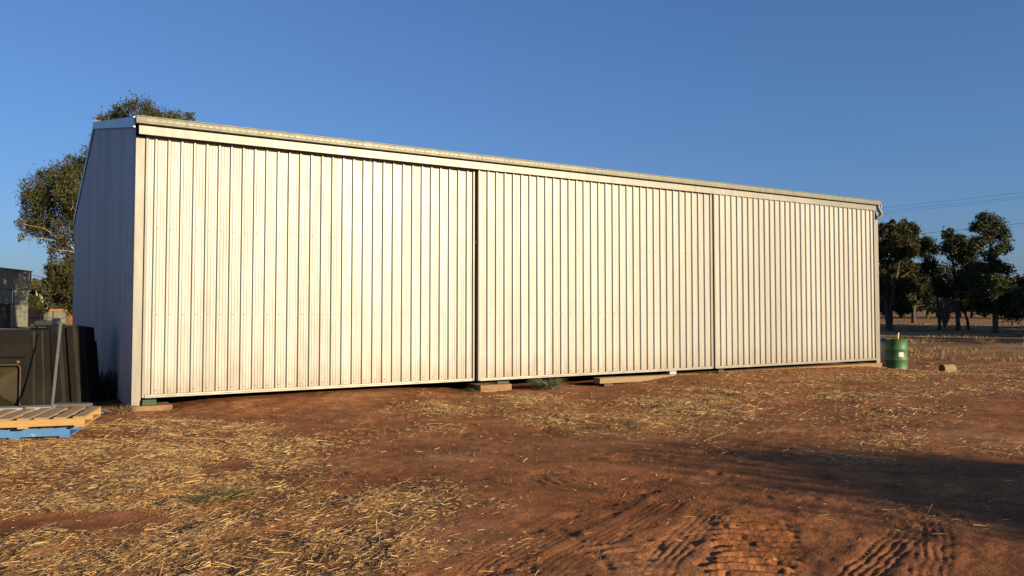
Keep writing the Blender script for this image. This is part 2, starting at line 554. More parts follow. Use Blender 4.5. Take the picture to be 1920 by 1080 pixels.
def tracks(x, y):
    z = np.zeros(x.shape)
    for pl, hw, kind, dep in TRK:
        lo, hi = pl.min(0) - 0.5, pl.max(0) + 0.5
        m = (x > lo[0]) & (x < hi[0]) & (y > lo[1]) & (y < hi[1])
        if not m.any(): continue
        X, Y = x[m], y[m]
        best = np.full(X.shape, 1e9)
        sd = np.zeros(X.shape)
        al = np.zeros(X.shape)
        tt = np.zeros(X.shape)
        L = 0
        nseg = len(pl) - 1
        for i in range(nseg):
            p0, p1 = pl[i], pl[i + 1]
            ex, ey = p1 - p0
            ln = math.hypot(ex, ey)
            t = np.clip(((X - p0[0]) * ex + (Y - p0[1]) * ey) / ln ** 2, 0, 1)
            dx, dy = X - p0[0] - t * ex, Y - p0[1] - t * ey
            d = np.hypot(dx, dy)
            b = d < best
            best = np.where(b, d, best)
            sd = np.where(b, np.sign(dx * -ey + dy * ex) * d, sd)
            al = np.where(b, L + t * ln, al)
            tt = np.where(b, (i + t) / nseg, tt)
            L += ln
        end = sstep(0.0, 0.12, tt) * (1 - sstep(0.82, 1.0, tt))
        wob = fbm(X * 5, Y * 5, 61, 3)
        sdw = sd + 0.02 * wob
        edge_ = np.abs(sdw + 0.09 * fbm(X * 4, Y * 4, 67, 2)) if kind == 'lug' else np.abs(sdw)
        body = 1 - sstep(hw * 0.7, hw * 1.12, edge_)
        br = np.clip(0.75 + 0.9 * fbm(X * 1.8, Y * 1.8, 71, 3), 0.05, 1.2)
        if kind == 'rib':
            g = 0.5 + 0.5 * np.cos(2 * np.pi * sdw / 0.052)
            h = dep * (0.25 - 0.95 * g) * body
        else:
            ph = (al + 0.22 * sdw + 0.10 * fbm(X * 2.3, Y * 2.3, 68, 2) + 0.02 * wob + 0.012 * fbm(X * 19, Y * 19, 65, 2)) / 0.14
            g = sstep(-0.12, 0.18, np.cos(2 * np.pi * ph))
            h = (0.5 - g) * dep * body
        berm = np.exp(-((np.abs(sdw) - hw * 1.2) / 0.045) ** 2) * dep * (0.6 if kind == 'rib' else 0.12)
        z[m] += (h + berm) * end * br * 0.55 * (0.85 + 0.35 * np.clip(fbm(X * 9, Y * 9, 66, 3) + 0.4, 0, 1))
    return z


WP_S = [-3, -0.6, 0.0, 0.5, 1.2, 3.3, 4.6, 5.5, 6.2, 7.4, 8.7, 10, 11, 13, 15.3, 17.5, 18.7, 21]
WP_Z = [0, 0.0, 0.015, -0.01, 0.085, 0.115, 0.10, 0.03, -0.01, 0.03, -0.03, 0.03, 0.10, 0.09, 0.08, 0.03, 0.0, 0]


def gz(x, y, fine=True):
    x, y = np.asarray(x, float), np.asarray(y, float)
    wall = np.interp(x, WP_S, WP_Z) * np.exp(-(np.minimum(0, y + 0.1) / 0.9) ** 2) * np.exp(-(np.maximum(0, y - 0.6) / 0.8) ** 2)
    d0 = np.hypot(x - CAM[0], y - CAM[1])
    nearf = 1 - sstep(25, 60, d0)
    wall = wall - 0.10 * sstep(17.8, 19.3, x) * (1 - sstep(30, 60, x))
    z = wall + 0.030 * fbm(x * 0.35, y * 0.35, 1, 3) * nearf * sstep(0.0, 3, np.abs(y))
    z = z + 0.25 * fbm(x * 0.02, y * 0.02, 5, 3) * sstep(45, 140, d0)
    if fine:
        st = straw_mask(x, y)
        rough = 0.35 + 0.65 * sstep(-0.2, 0.4, fbm(x * 0.8, y * 0.8, 11, 3))
        z = z + (0.012 * fbm(x * 3.2, y * 3.2, 2, 4) * rough + 0.009 * fbm(x * 14, y * 14, 3, 3) * rough) * nearf
        z = z + st * (0.020 + 0.050 * fbm(x * 4.5, y * 4.5, 4, 4) + 0.060 * fbm(x * 1.5, y * 2.2, 9, 2)) * nearf
        # clods and hoof dints where the soil is loose
        cl = sstep(0.20, 0.55, fbm(x * 6.5, y * 6.5, 14, 2)) * sstep(0.05, 0.35, fbm(x * 0.9 + 3, y * 0.9, 15, 3))
        z = z - 0.014 * cl * nearf * (d0 < 30)
        z = z + tracks(x, y)
        return z, st
    return z


def gz1(x, y):
    return float(gz(np.array([x]), np.array([y]))[0][0])


# ------------------------------------------------------------------ ground
def soil_mat():
    m, n, p = mat("red_soil")
    tc = N(n, "ShaderNodeTexCoord")
    big = noise(n, 0.45, 5, 0.6)
    mid = noise(n, 3.5, 6, 0.65)
    fin = noise(n, 38, 4, 0.7)
    c = ramp(n, big.outputs[0], [(0.30, (0.215, 0.082, 0.031)), (0.52, (0.278, 0.112, 0.045)), (0.72, (0.325, 0.157, 0.073))]).outputs[0]
    c2 = ramp(n, mid.outputs[0], [(0.30, (0.62, 0.58, 0.55)), (0.70, (1.12, 1.12, 1.12))]).outputs[0]
    c = mixc(n, 1.0, c, c2, 'MULTIPLY')
    c3 = ramp(n, fin.outputs[0], [(0.32, (0.72, 0.70, 0.68)), (0.66, (1.15, 1.15, 1.15))]).outputs[0]
    c = mixc(n, 1.0, c, c3, 'MULTIPLY')
    at = N(n, "ShaderNodeAttribute", attribute_name="straw")
    chaff = noise(n, 60, 3, 0.8)
    cc = ramp(n, chaff.outputs[0], [(0.34, (0.075, 0.038, 0.017)), (0.50, (0.21, 0.118, 0.047)), (0.66, (0.41, 0.255, 0.102))]).outputs[0]
    f1 = N(n, "ShaderNodeMath", operation='MULTIPLY')
    n.links.new(at.outputs['Fac'], f1.inputs[0])
    f1.inputs[1].default_value = 1.0
    f1.use_clamp = True
    c = mixc(n, f1.outputs[0], c, cc)
    # dry pasture beyond the yard
    ap = N(n, "ShaderNodeAttribute", attribute_name="pasture")
    pz = noise(n, 0.22, 8, 0.7, mapping(n, (0.5, 1.4, 1.0)))
    pc = ramp(n, pz.outputs[0], [(0.30, (0.12, 0.058, 0.027)), (0.48, (0.21, 0.115, 0.048)), (0.68, (0.31, 0.195, 0.080))]).outputs[0]
    c = mixc(n, ap.outputs['Fac'], c, pc)
    pf = noise(n, 1.1, 5, 0.7, mapping(n, (0.8, 0.8, 1.0)))
    pm = ramp(n, pf.outputs[0], [(0.32, (0.62, 0.58, 0.55)), (0.66, (1.25, 1.22, 1.15))]).outputs[0]
    c = mixc(n, 1.0, c, pm, 'MULTIPLY')
    n.links.new(c, p.inputs['Base Color'])
    p.inputs['Roughness'].default_value = 0.95
    p.inputs['Specular IOR Level'].default_value = 0.15
    ad = N(n, "ShaderNodeMath", operation='ADD')
    n.links.new(fin.outputs[0], ad.inputs[0])
    n.links.new(mid.outputs[0], ad.inputs[1])
    bump(n, p, ad.outputs[0], 0.75, 0.016)
    return m


rad = [0.0, 1.0, 2.0, 3.0, 3.6]
r_ = 4.0
while r_ < 9.5:
    rad.append(r_); r_ *= 1.004
while r_ < 30:
    rad.append(r_); r_ *= 1.0068
while r_ < 2600:
    rad.append(r_); r_ *= 1.035
rad = np.array(rad)
half = math.radians(37)
ang = np.concatenate([np.linspace(-half, half, 560), np.linspace(half, 2 * math.pi - half, 74)[1:-1]]) + YAW
NR, NA = len(rad), len(ang)
RR, AA = np.meshgrid(rad[1:], ang, indexing='ij')
gx, gy = (CAM[0] + RR * np.sin(AA)).ravel(), (CAM[1] + RR * np.cos(AA)).ravel()
gzv, gst = gz(gx, gy)
gx = np.append(gx, CAM[0]); gy = np.append(gy, CAM[1]); gzv = np.append(gzv, 0.0); gst = np.append(gst, 0.0)
ii, jj = np.meshgrid(np.arange(NR - 2), np.arange(NA), indexing='ij')
jn = (jj + 1) % NA
quads = np.stack([ii * NA + jj, (ii + 1) * NA + jj, (ii + 1) * NA + jn, ii * NA + jn], -1).reshape(-1, 4)[:, ::-1]
M_SOIL = soil_mat()
gv = np.stack([gx, gy, gzv], 1)
fan = np.stack([np.full(NA, len(gv) - 1), np.arange(NA), np.arange(NA), (np.arange(NA) + 1) % NA], 1)
me = np_mesh("ground", gv, quads.ravel(), 4, M_SOIL)
me.polygons.foreach_set('use_smooth', [True] * len(me.polygons))
at = me.attributes.new("straw", 'FLOAT', 'POINT')
at.data.foreach_set('value', gst.astype(np.float32))
past = sstep(26, 36, gx + 0.55 * gy + 3.0 * fbm(gx * 0.2, gy * 0.2, 81, 3)) + sstep(20, 30, gy)
past = np.clip(past, 0, 1)
at = me.attributes.new("pasture", 'FLOAT', 'POINT')
at.data.foreach_set('value', past.astype(np.float32))
g = bpy.data.objects.new("ground", me)
COL.objects.link(g)
g['kind'] = 'structure'
# small disc of soil right under the camera closes the sheet
cm = MB()
cm.add([(CAM[0], CAM[1], 0)] + [(gx[j], gy[j], gzv[j]) for j in range(NA)], [(0, (j + 1) % NA + 1, j + 1) for j in range(NA)])
cpatch = cm.build("ground", M_SOIL)
cpatch['kind'] = 'structure'


# ------------------------------------------------------------------ shed
X1 = 18.62                      # right hand end of the front wall
DEP, ZR, ZE = 16.67, 6.05, 4.46  # depth, ridge, eave
PITCH_ = 0.19
shed = thing('machinery_shed', 'long zincalume farm shed with three ribbed sliding doors on red soil', 'shed', (0, 0, 0))


def roofz(y):
    return ZE + (ZR - ZE) * (1 - abs(y - DEP / 2) / (DEP / 2))


def ribprof(x0, x1, first, out, pitch=PITCH_, sign=-1):
    """pan and rib profile of one sheet run; out = plane of the pans, ribs stand sign*29 mm proud"""
    pts = [(x0, out)]
    k0 = math.ceil((x0 - first + 0.03) / pitch)
    c = first + k0 * pitch
    while c < x1 - 0.03:
        for dx, h in ((-0.118, 0), (-0.113, 0.002), (-0.108, 0), (-0.072, 0), (-0.067, 0.002), (-0.062, 0)):
            if c + dx > x0 + 0.002: pts.append((c + dx, out + sign * h))
        pts += [(c - 0.034, out), (c - 0.016, out + sign * 0.031), (c + 0.013, out + sign * 0.031), (c + 0.022, out), (c + 0.026, out - sign * 0.004), (c + 0.031, out)]
        c += pitch
    for dx, h in ((-0.118, 0), (-0.113, 0.002), (-0.108, 0), (-0.072, 0), (-0.067, 0.002), (-0.062, 0)):
        if pts[-1][0] < c + dx < x1 - 0.002: pts.append((c + dx, out + sign * h))
    pts.append((x1, out))
    return pts


ROWS = (2.82, 1.475, 0.30)


def sliding_door(x0, x1, first, y, pitch, ztop):
    d = bpy.data.objects.new('sliding_door', None)
    d.empty_display_size = 0.3
    COL.objects.link(d)
    d.parent = shed
    d.location = (x0, y, 0)
    zb = 0.245
    k, c = 0, first - pitch / 2
    cuts = [x0]
    q = first + 3.5 * pitch
    while q < x1 - 0.3:
        cuts.append(q); q += 4 * pitch
    cuts.append(x1)
    for a0, a1 in zip(cuts[:-1], cuts[1:]):
        pr = [(p_ - x0, o_) for p_, o_ in ribprof(a0, a1, first, 0.0, pitch)]
        m = MB().sheet(pr, zb, lambda a_: ztop)
        ob = m.build('cladding_sheet', M_ZINC, d)
    # frame behind the sheets, edge trim, bottom rail
    L = x1 - x0
    MB().box(-0.004, 0.035, -0.034, 0.06, zb - 0.05, ztop).build('edge_trim', M_TRIM, d, bevel=0.006)
    MB().box(L - 0.035, L + 0.004, -0.034, 0.06, zb - 0.05, ztop).build('edge_trim', M_TRIM, d, bevel=0.006)
    r = MB()
    r.box(0.037, L - 0.037, -0.036, 0.05, 0.19, 0.213)
    r.box(0.037, L - 0.037, -0.030, 0.05, 0.2135, 0.243)
    r.build('bottom_rail', M_RAIL, d, bevel=0.005)
    fr = MB()
    for z in ROWS[:2]: fr.box(0.05, L - 0.05, 0.004, 0.055, z - 0.04, z + 0.04)
    fr.build('girt', M_DARK, d)
    sm = MB()
    q = first
    while q < x1 - 0.05:
        for z in ROWS:
            xx = q - x0 + 0.047
            if 0.04 < xx < L - 0.04: sm.tube([(xx, 0.0, z), (xx, -0.008, z)], 0.0115, 6)
        q += pitch
    s_ = sm.build('screw', M_SCREW, d)
    s_['kind'] = 'stuff'
    return d


sliding_door(0.135, 5.945, 0.283, 0.0, 0.1900, 4.40)
sliding_door(5.985, 12.20, 6.205, -0.08, 0.1921, 4.30)
sliding_door(12.215, 18.27, 12.43, -0.125, 0.1893, 4.30)

# corner flashings of the front wall
MB().box(-0.012, 0.122, -0.012, 0.10, 0.075, 4.235).build('corner_flashing', M_TRIM, shed, bevel=0.006)
MB().box(X1 - 0.15, X1 + 0.012, -0.012, 0.10, 0.08, 4.235).build('corner_flashing', M_TRIM, shed, bevel=0.006)
MB().box(0.13, X1 - 0.16, 0.07, 0.12, 4.06, 4.40).build('lintel', M_DARK, shed)
# track cover: six lengths, lapped
cuts = [0.015, 3.9, 7.05, 9.2, 12.6, 15.7, 18.325]
for i in range(6):
    a0, a1 = cuts[i], cuts[i + 1] - 0.003
    m = MB()
    o_ = 0.002 * (i % 2)
    m.add([(a0, -0.05, 4.385), (a1, -0.05, 4.385), (a0, -0.172 - o_, 4.372), (a1, -0.172 - o_, 4.372), (a0, -0.172 - o_, 4.243), (a1, -0.172 - o_, 4.243),
           (a0, -0.150, 4.238), (a1, -0.150, 4.238)], [(0, 2, 3, 1), (2, 4, 5, 3), (4, 6, 7, 5)])
    ob = m.build('track_cover', M_TRIM, shed)
    sd = ob.modifiers.new("thick", 'SOLIDIFY')
    sd.thickness = 0.003
MB().box(0.02, 18.32, -0.165, 0.06, 4.30, 4.375).build('door_track', M_DARK, shed)
# gutter in three lengths
gc = [-0.03, 6.9, 12.5, 18.505]
gut = bpy.data.objects.new('gutter', None)
COL.objects.link(gut)
gut.parent = shed
for i in range(3):
    a0, a1 = gc[i] + (0.002 if i else 0), gc[i + 1]
    m = MB()
    pr = [(-0.08, 4.51), (-0.08, 4.402), (-0.205, 4.394), (-0.221, 4.404), (-0.221, 4.430), (-0.214, 4.436), (-0.214, 4.498), (-0.222, 4.506), (-0.222, 4.516), (-0.209, 4.516)]
    for a_ in (a0, a1): m.v += [(a_, y_, z_) for y_, z_ in pr]
    k = len(pr)
    m.f += [(j, j + k, j + k + 1, j + 1) for j in range(k - 1)]
    m.build('gutter_length', M_GUTTER, gut)
se = [(-0.08, 4.51), (-0.08, 4.402), (-0.205, 4.394), (-0.221, 4.404), (-0.222, 4.516)]
MB().add([(-0.03, y_, z_) for y_, z_ in se], [(0, 1, 2, 3, 4)]).build('stop_end', M_DARK, gut)
MB().add([(18.505, y_, z_) for y_, z_ in se], [(4, 3, 2, 1, 0)]).build('stop_end', M_GUTTER, gut)
m = MB()
xx = 0.12
while xx < 18.4:
    m.box(xx, xx + 0.06, -0.218, -0.205, 4.448, 4.462)
    xx += 0.10
so_ = m.build('overflow_slot', M_SLOT, gut)
so_['kind'] = 'stuff'
# downpipe at the far end
m = MB()
m.tube([(18.44, -0.15, 4.398), (18.44, -0.15, 4.34), (18.50, -0.15, 4.27), (18.57, -0.15, 4.20), (18.59, -0.14, 4.15), (18.56, -0.11, 4.10), (18.50, -0.06, 4.06)], 0.05, 12)
dp = m.build('downpipe', M_TRIM, shed, smooth=True)
# left end wall: sheets along y
ew = bpy.data.objects.new('end_wall', None)
COL.objects.link(ew)
ew.parent = shed
yy = 0.10
i = 0
while yy < DEP - 0.05:
    y1 = min(yy + 0.76, DEP)
    pr = ribprof(yy, y1, 0.2, 0.0)
    m = MB().sheet(pr, 0.03, lambda a_: roofz(a_) - 0.02, swap=True)
    m.build('cladding_sheet', M_ZINC_END, ew)
    yy = y1
    i += 1
# right end and back walls, roof
for y0, y1 in ((0.0, DEP / 2), (DEP / 2, DEP)):
    m = MB().sheet(ribprof(y0 + 0.1 * (y0 == 0), y1, 0.2, X1, sign=1), 0.03, lambda a_: roofz(a_) - 0.02, swap=True)
    m.build('far_end_wall', M_ZINC_END, shed)
MB().sheet(ribprof(0, X1, 0.2, DEP, sign=1), 0.03, lambda a_: ZE - 0.02).build('back_wall', M_ZINC_END, shed)
for s_ in (0, 1):
    m = MB()
    y0, y1 = (-0.12, DEP / 2) if s_ == 0 else (DEP + 0.12, DEP / 2)
    z0, z1 = ZE - 0.0 - 0.12 * (ZR - ZE) / (DEP / 2), ZR
    pr = ribprof(0.0, X1, 0.2, 0.03, sign=1)
    for a_, o_ in pr: m.v += [(a_, y0, z0 + o_), (a_, y1, z1 + o_)]
    m.f += [(2 * j, 2 * j + 2, 2 * j + 3, 2 * j + 1) for j in range(len(pr) - 1)]
    m.build('roof', M_ZINC_END, shed)
# barge capping of the left gable (two slopes) and of the right gable
for xs, nm in ((-0.06, 0), (X1 + 0.03, 1)):
    for s_ in (0, 1):
        y0, y1 = (-0.10, DEP / 2) if s_ == 0 else (DEP + 0.1, DEP / 2)
        z0, z1 = roofz(0) - 0.02, ZR
        q = [(xs, y0, z0 - 0.09), (xs + 0.03, y0, z0 - 0.09), (xs + 0.03, y1, z1 - 0.09), (xs, y1, z1 - 0.09),
             (xs, y0, z0 + 0.075), (xs + 0.03, y0, z0 + 0.075), (xs + 0.03, y1, z1 + 0.075), (xs, y1, z1 + 0.075)]
        MB().hexa(q).build('barge_capping', M_ZINC_END, shed)
        q = [(xs + 0.002, y0, z0 + 0.078), (xs + (0.2 if nm == 0 else -0.2), y0, z0 + 0.078), (xs + (0.2 if nm == 0 else -0.2), y1, z1 + 0.078), (xs + 0.002, y1, z1 + 0.078)]
        MB().add(q, [(0, 1, 2, 3)]).build('barge_top', M_ZINC_END, shed)
MB().tube([(-0.07, DEP / 2, ZR + 0.09), (0.1, DEP / 2, ZR + 0.09)], 0.05, 8).build('ridge_end', M_GALV, shed)
# concrete footings and the green guides at their ends
MB().box(-0.05, 0.56, -0.14, 0.35, -0.2, 0.080).build('footing', M_CONC, shed, bevel=0.012)
MB().box(5.93, 6.62, -0.30, 0.25, -0.2, 0.125).build('footing', M_CONC, shed, bevel=0.012)
MB().box(12.0, 18.66, -0.05, 0.35, -0.2, 0.098).build('footing', M_CONC, shed, bevel=0.012)
for gx0, gy0, w_, gz0 in ((0.135, -0.09, 0.20, 0.082), (6.36, -0.20, 0.26, 0.127), (12.22, -0.24, 0.18, 0.10)):
    m = MB()
    m.box(gx0, gx0 + w_, gy0, gy0 + 0.012, gz0, 0.172)
    m.box(gx0, gx0 + w_, gy0 + 0.0125, gy0 + 0.14, gz0, gz0 + 0.012)
    m.box(gx0 + w_ * 0.35, gx0 + w_ * 0.45, gy0 + 0.013, gy0 + 0.10, gz0 + 0.013, 0.165)
    m.build('door_guide', M_GREENSTEEL, shed, bevel=0.003)

# ------------------------------------------------------------------ things along the foot of the doors
# long timber beam
b0, b1 = np.array([8.66, -0.42]), np.array([11.75, -0.16])
an = math.atan2(*(b1 - b0)[::-1])
beam = MB().box(0, np.hypot(*(b1 - b0)), 0, 0.20, 0.0, 0.115).build('timber_beam', M_TIMBER, None, bevel=0.006)
beam.location = (b0[0], b0[1], 0.035)
beam.rotation_euler = (0, 0.016, an)
tag(beam, 'long pale sawn timber beam lying on the soil under the middle door', 'beam')
bl = MB().box(-0.11, 0.11, -0.05, 0.10, 0, 0.075).build('shade_block', M_DARK, None, bevel=0.004)  # dark block put in for the shadow beneath the beam's left end
bl.location = (8.86, -0.40, -0.045)
tag(bl, 'dark block standing in for the shade under the left end of the long timber beam', 'block')
wb = MB().box(-0.10, 0.10, -0.05, 0.05, 0, 0.075).build('white_block', M_WHITE, None, bevel=0.006)
wb.location = (*onz(1257, 702, 0.09)[:2], 0.11)
wb.location = (10.95, -0.06, 0.105)
tag(wb, 'small white block under the rail near the right end of the timber beam', 'block')

# ------------------------------------------------------------------ green drum, grey drum, log
pos = onz(1681, 692, -0.09)
drum = thing('green_drum', 'green steel drum with a white paper label beside the shed corner', 'drum', (pos[0], pos[1], gz1(pos[0], pos[1]) - 0.02))
pr = [(0.287, 0.0), (0.293, 0.012), (0.287, 0.025)]
for hz in (0.295, 0.585):
    pr += [(0.286, hz - 0.03), (0.296, hz - 0.012), (0.300, hz), (0.296, hz + 0.012), (0.286, hz + 0.03)]
pr += [(0.284, 0.845), (0.292, 0.855), (0.292, 0.868), (0.276, 0.868), (0.274, 0.80), (0.0, 0.80)]
body = MB().lathe(pr, 40).build('body', M_GREEN, drum, smooth=True)
body['label'] = 'green drum wall with two raised hoops'
va = math.atan2(CAM[1] - pos[1], CAM[0] - pos[0])      # towards the camera
m = MB()
K = 6
a0, a1 = va + 0.22, va + 0.66
for k in range(K + 1):
    t = a0 + (a1 - a0) * k / K
    m.v += [(0.2885 * math.cos(t), 0.2885 * math.sin(t), 0.385), (0.2885 * math.cos(t), 0.2885 * math.sin(t), 0.51)]
m.f += [(2 * k, 2 * k + 2, 2 * k + 3, 2 * k + 1) for k in range(K)]
m.build('paper_label', M_PAPER, drum)
pr2 = []
for t in (0.9, 2.9, 5.0):
    MB().box(-0.05, 0.05, -0.02, 0.02, -0.06, 0.02, Matrix.Translation((0.25 * math.cos(va + t), 0.25 * math.sin(va + t), 0)) @ Matrix.Rotation(va + t, 4, 'Z')).build('foot', M_DARK, drum)
stk = MB().box(-0.022, 0.022, -0.012, 0.012, 0.0, 0.36, Matrix.Rotation(0.1, 4, 'X')).build('wooden_stake', M_STAKE)
stk.location = (pos[0] + 0.02, pos[1] - 0.03, pos[2] + 0.66)
stk.location.z = drum.location.z + 0.802
stk.scale = (1, 1, 0.66)
tag(stk, 'pale wooden stake standing up out of the green drum', 'stake')


def blades(name, n_, spread, h0, h1, wid, mat_, loc, label, cat, lean=0.5, seg=3, parent=None, sq=1.0, zmin=0.0, seed=0, group=None):
    """a tuft: many bent leaf blades from one base"""
    rg = np.random.default_rng(seed + 100)
    V, Fc = [], []
    for _ in range(n_):
        r0 = spread * math.sqrt(rg.random()) * 0.45
        t0 = rg.random() * 6.283
        bx, by = r0 * math.cos(t0), r0 * math.sin(t0) * sq
        t = t0 + rg.normal() * 0.7
        hh = h0 + (h1 - h0) * rg.random()
        ln = lean * (0.3 + rg.random()) * spread
        wd = wid * (0.6 + 0.8 * rg.random())
        pa = rg.random() * 3.14
        b = len(V)
        for k in range(seg + 1):
            u_ = k / seg
            cx_, cy_ = bx + math.cos(t) * ln * u_ ** 1.5, by + math.sin(t) * ln * u_ ** 1.5 * sq
            cz_ = zmin + hh * (u_ - 0.25 * u_ * u_)
            ww = wd * (1 - 0.85 * u_)
            V += [(cx_ - math.cos(pa) * ww, cy_ - math.sin(pa) * ww, cz_), (cx_ + math.cos(pa) * ww, cy_ + math.sin(pa) * ww, cz_)]
        Fc += [(b + 2 * k, b + 2 * k + 1, b + 2 * k + 3, b + 2 * k + 2) for k in range(seg)]
    m = MB()
    m.v, m.f = V, Fc
    o = m.build(name, mat_, parent)
    if parent is None:
        o.location = loc
        tag(o, label, cat, group)
    return o


blades('dry_weed', 26, 0.34, 0.10, 0.34, 0.004, M_GRASSG, (pos[0] + 0.10, pos[1] + 0.02, drum.location.z + 0.80),
       'wispy weed stems growing out of the green drum', 'weed', 1.3, 4, seed=1)
q = onz(1664, 685.5, -0.09)
bin_ = thing('grey_drum', 'grey drum with a blue lid half hidden behind the green drum', 'drum', (q[0], q[1], gz1(q[0], q[1]) + 0.04))
MB().lathe([(0.0, 0.0), (0.20, 0.0), (0.215, 0.02), (0.215, 0.62), (0.205, 0.68), (0.205, 0.72)], 28).build('body', M_GREYDRUM, bin_, smooth=True)
MB().lathe([(0.207, 0.68), (0.232, 0.68), (0.232, 0.76), (0.215, 0.78), (0.17, 0.765), (0.0, 0.765)], 28).build('lid', M_BLUELID, bin_, smooth=True)
fb = MB().box(-0.1, 0.1, -0.1, 0.1, -0.09, -0.002).build('foot', M_DARK, bin_)

lp = onz(1766, 700.5, -0.09)
ax = Vector((0.95, -0.25, 0)).normalized()
log = thing('short_log', 'short round log lying on its side right of the green drum', 'log', (lp[0], lp[1], gz1(lp[0], lp[1]) + 0.108))
pts, rr = [], []
m = MB()
nn = 20
for k, (s_, r_s) in enumerate(((0.0, 0.112), (0.02, 0.117), (0.16, 0.114), (0.34, 0.118), (0.365, 0.112))):
    for j in range(nn):
        t = 6.2832 * j / nn
        r2 = r_s * (1 + 0.03 * math.sin(3 * t + k) + 0.02 * math.sin(7 * t))
        sd_ = Vector((-ax.y, ax.x, 0))
        m.v.append(tuple(ax * s_ + sd_ * (r2 * math.cos(t)) + Vector((0, 0, r2 * math.sin(t)))))
for k in range(4):
    for j in range(nn): m.f.append((k * nn + j, k * nn + (j + 1) % nn, (k + 1) * nn + (j + 1) % nn, (k + 1) * nn + j))
m.build('bark', M_LOG, log, smooth=True)
MB().add(m.v[:nn], [tuple(range(nn))]).build('cut_end', M_LOGEND, log)
MB().add(m.v[-nn:], [tuple(range(nn))]).build('cut_end', M_LOGEND, log)

# ------------------------------------------------------------------ left hand clutter
PR = math.radians(-14)


def pallet(name, label, corner, z0, boards, mb_, mf_, W_, D_, h_, gap0=0.0):
    """corner = front right bottom corner; x runs to the left along the front"""
    t = thing(name, label, 'pallet', (corner[0], corner[1], z0), PR, None)
    # bearers run along x (front, middle, back); deck boards run front to back
    for k, y_ in enumerate((0.0, D_ / 2 - 0.02, D_ - 0.04)):
        MB().box(-W_, 0, y_, y_ + 0.04, 0.022, h_ - 0.022).build('bearer', mf_, t, bevel=0.004)
    x = 0.0
    for k in range(boards):
        bw = 0.125 + 0.02 * ((k * 7) % 3) / 2
        o = MB().box(-x - bw, -x - 0.003, -0.004 - 0.006 * (k % 2), D_ + 0.005, h_ - 0.0215, h_).build('deck_board', mb_, t, bevel=0.003)
        o.rotation_euler = (0, 0, random.uniform(-0.012, 0.012))
        x += (W_ - 0.13) / (boards - 1)
    for k in range(3):
        xx = -k * (W_ - 0.11) / 2
        MB().box(xx - 0.11, xx, 0.0, D_, 0.0, 0.0215).build('base_board', mf_, t, bevel=0.003)
    return t


cb = onz(130, 822)
pallet('blue_pallet', 'chipped blue painted pallet at the bottom of the stack', (cb[0], cb[1]), 0.012, 7, M_BOARD, M_BLUE, 1.165, 1.10, 0.140)
ct = onz(158, 800, 0.155)
pallet('timber_pallet', 'bare golden timber pallet lying on top of a blue one', (ct[0], ct[1]), 0.154, 7, M_BOARD, M_PALLET, 1.30, 1.05, 0.125)

# black poly tubs on their sides
BR = math.radians(-25)
c1 = atd(46, 757, 12.35)
tub = thing('black_tub', 'black poly tub on its side with a raised cross pressed into its base', 'tub', (c1[0], c1[1], 0.0), BR)
W1, H1, T1 = 1.25, 1.20, 0.62
m = MB()
m.add([(-W1, 0, 0), (0, 0, 0), (0.0, 0, H1), (-W1, 0, H1),
       (-W1 - 0.2, T1, 0), (0.13, T1, 0), (0.06, T1, H1 + 0.03), (-W1 - 0.2, T1, H1 + 0.03),
       (-W1, 0.0, 0.80), (0, 0.0, 0.80)],
      [(1, 5, 6, 2, 9), (3, 2, 6, 7), (4, 0, 8, 3, 7), (5, 4, 7, 6)])
# front: frame round a recessed panel
fx0, fx1, fz0, fz1, rc = -0.98, -0.07, 0.03, 0.70, 0.05
m.add([(-W1, 0, 0), (0, 0, 0), (0, 0, 0.8), (-W1, 0, 0.8), (fx0, 0, fz0), (fx1, 0, fz0), (fx1, 0, fz1), (fx0, 0, fz1),
       (fx0 + 0.04, rc, fz0 + 0.04), (fx1 - 0.04, rc, fz0 + 0.04), (fx1 - 0.04, rc, fz1 - 0.04), (fx0 + 0.04, rc, fz1 - 0.04),
       ((fx0 + fx1) / 2, -0.035, (fz0 + fz1) / 2)],
      [(0, 1, 5, 4), (1, 2, 6, 5), (2, 3, 7, 6), (3, 0, 4, 7), (4, 5, 9, 8), (5, 6, 10, 9), (6, 7, 11, 10), (7, 4, 8, 11)])
pm = MB().add([(fx0 + 0.04, rc, fz0 + 0.04), (fx1 - 0.04, rc, fz0 + 0.04), (fx1 - 0.04, rc, fz1 - 0.04), (fx0 + 0.04, rc, fz1 - 0.04), ((fx0 + fx1) / 2, -0.11, (fz0 + fz1) / 2)], [(0, 1, 4), (1, 2, 4), (2, 3, 4), (3, 0, 4)])
pm.build('pressed_panel', M_POLYPANEL, tub)
m.add([(-W1, -0.0, 0.8), (0, -0.0, 0.8), (0.0, -0.03, 0.83), (-W1, -0.03, 0.83), (0, -0.02, H1), (-W1, -0.02, H1), (0, 0, H1), (-W1, 0, H1), (0, 0, 0.8)],
      [(0, 1, 2, 3), (3, 2, 4, 5), (5, 4, 6, 7), (1, 8, 6, 4, 2)])
m.build('shell', M_POLY, tub, bevel=0.010)
m = MB()
m.tube([(fx1, -0.006, fz0), (fx1, -0.008, fz1 - 0.05), (fx1 - 0.015, -0.008, fz1 - 0.012), (fx1 - 0.06, -0.008, fz1), (fx0, -0.008, fz1)], 0.008, 6)
o = m.build('panel_lip', M_POLYDUST, tub, smooth=True)
o['label'] = 'dusty rounded lip round the pressed panel'
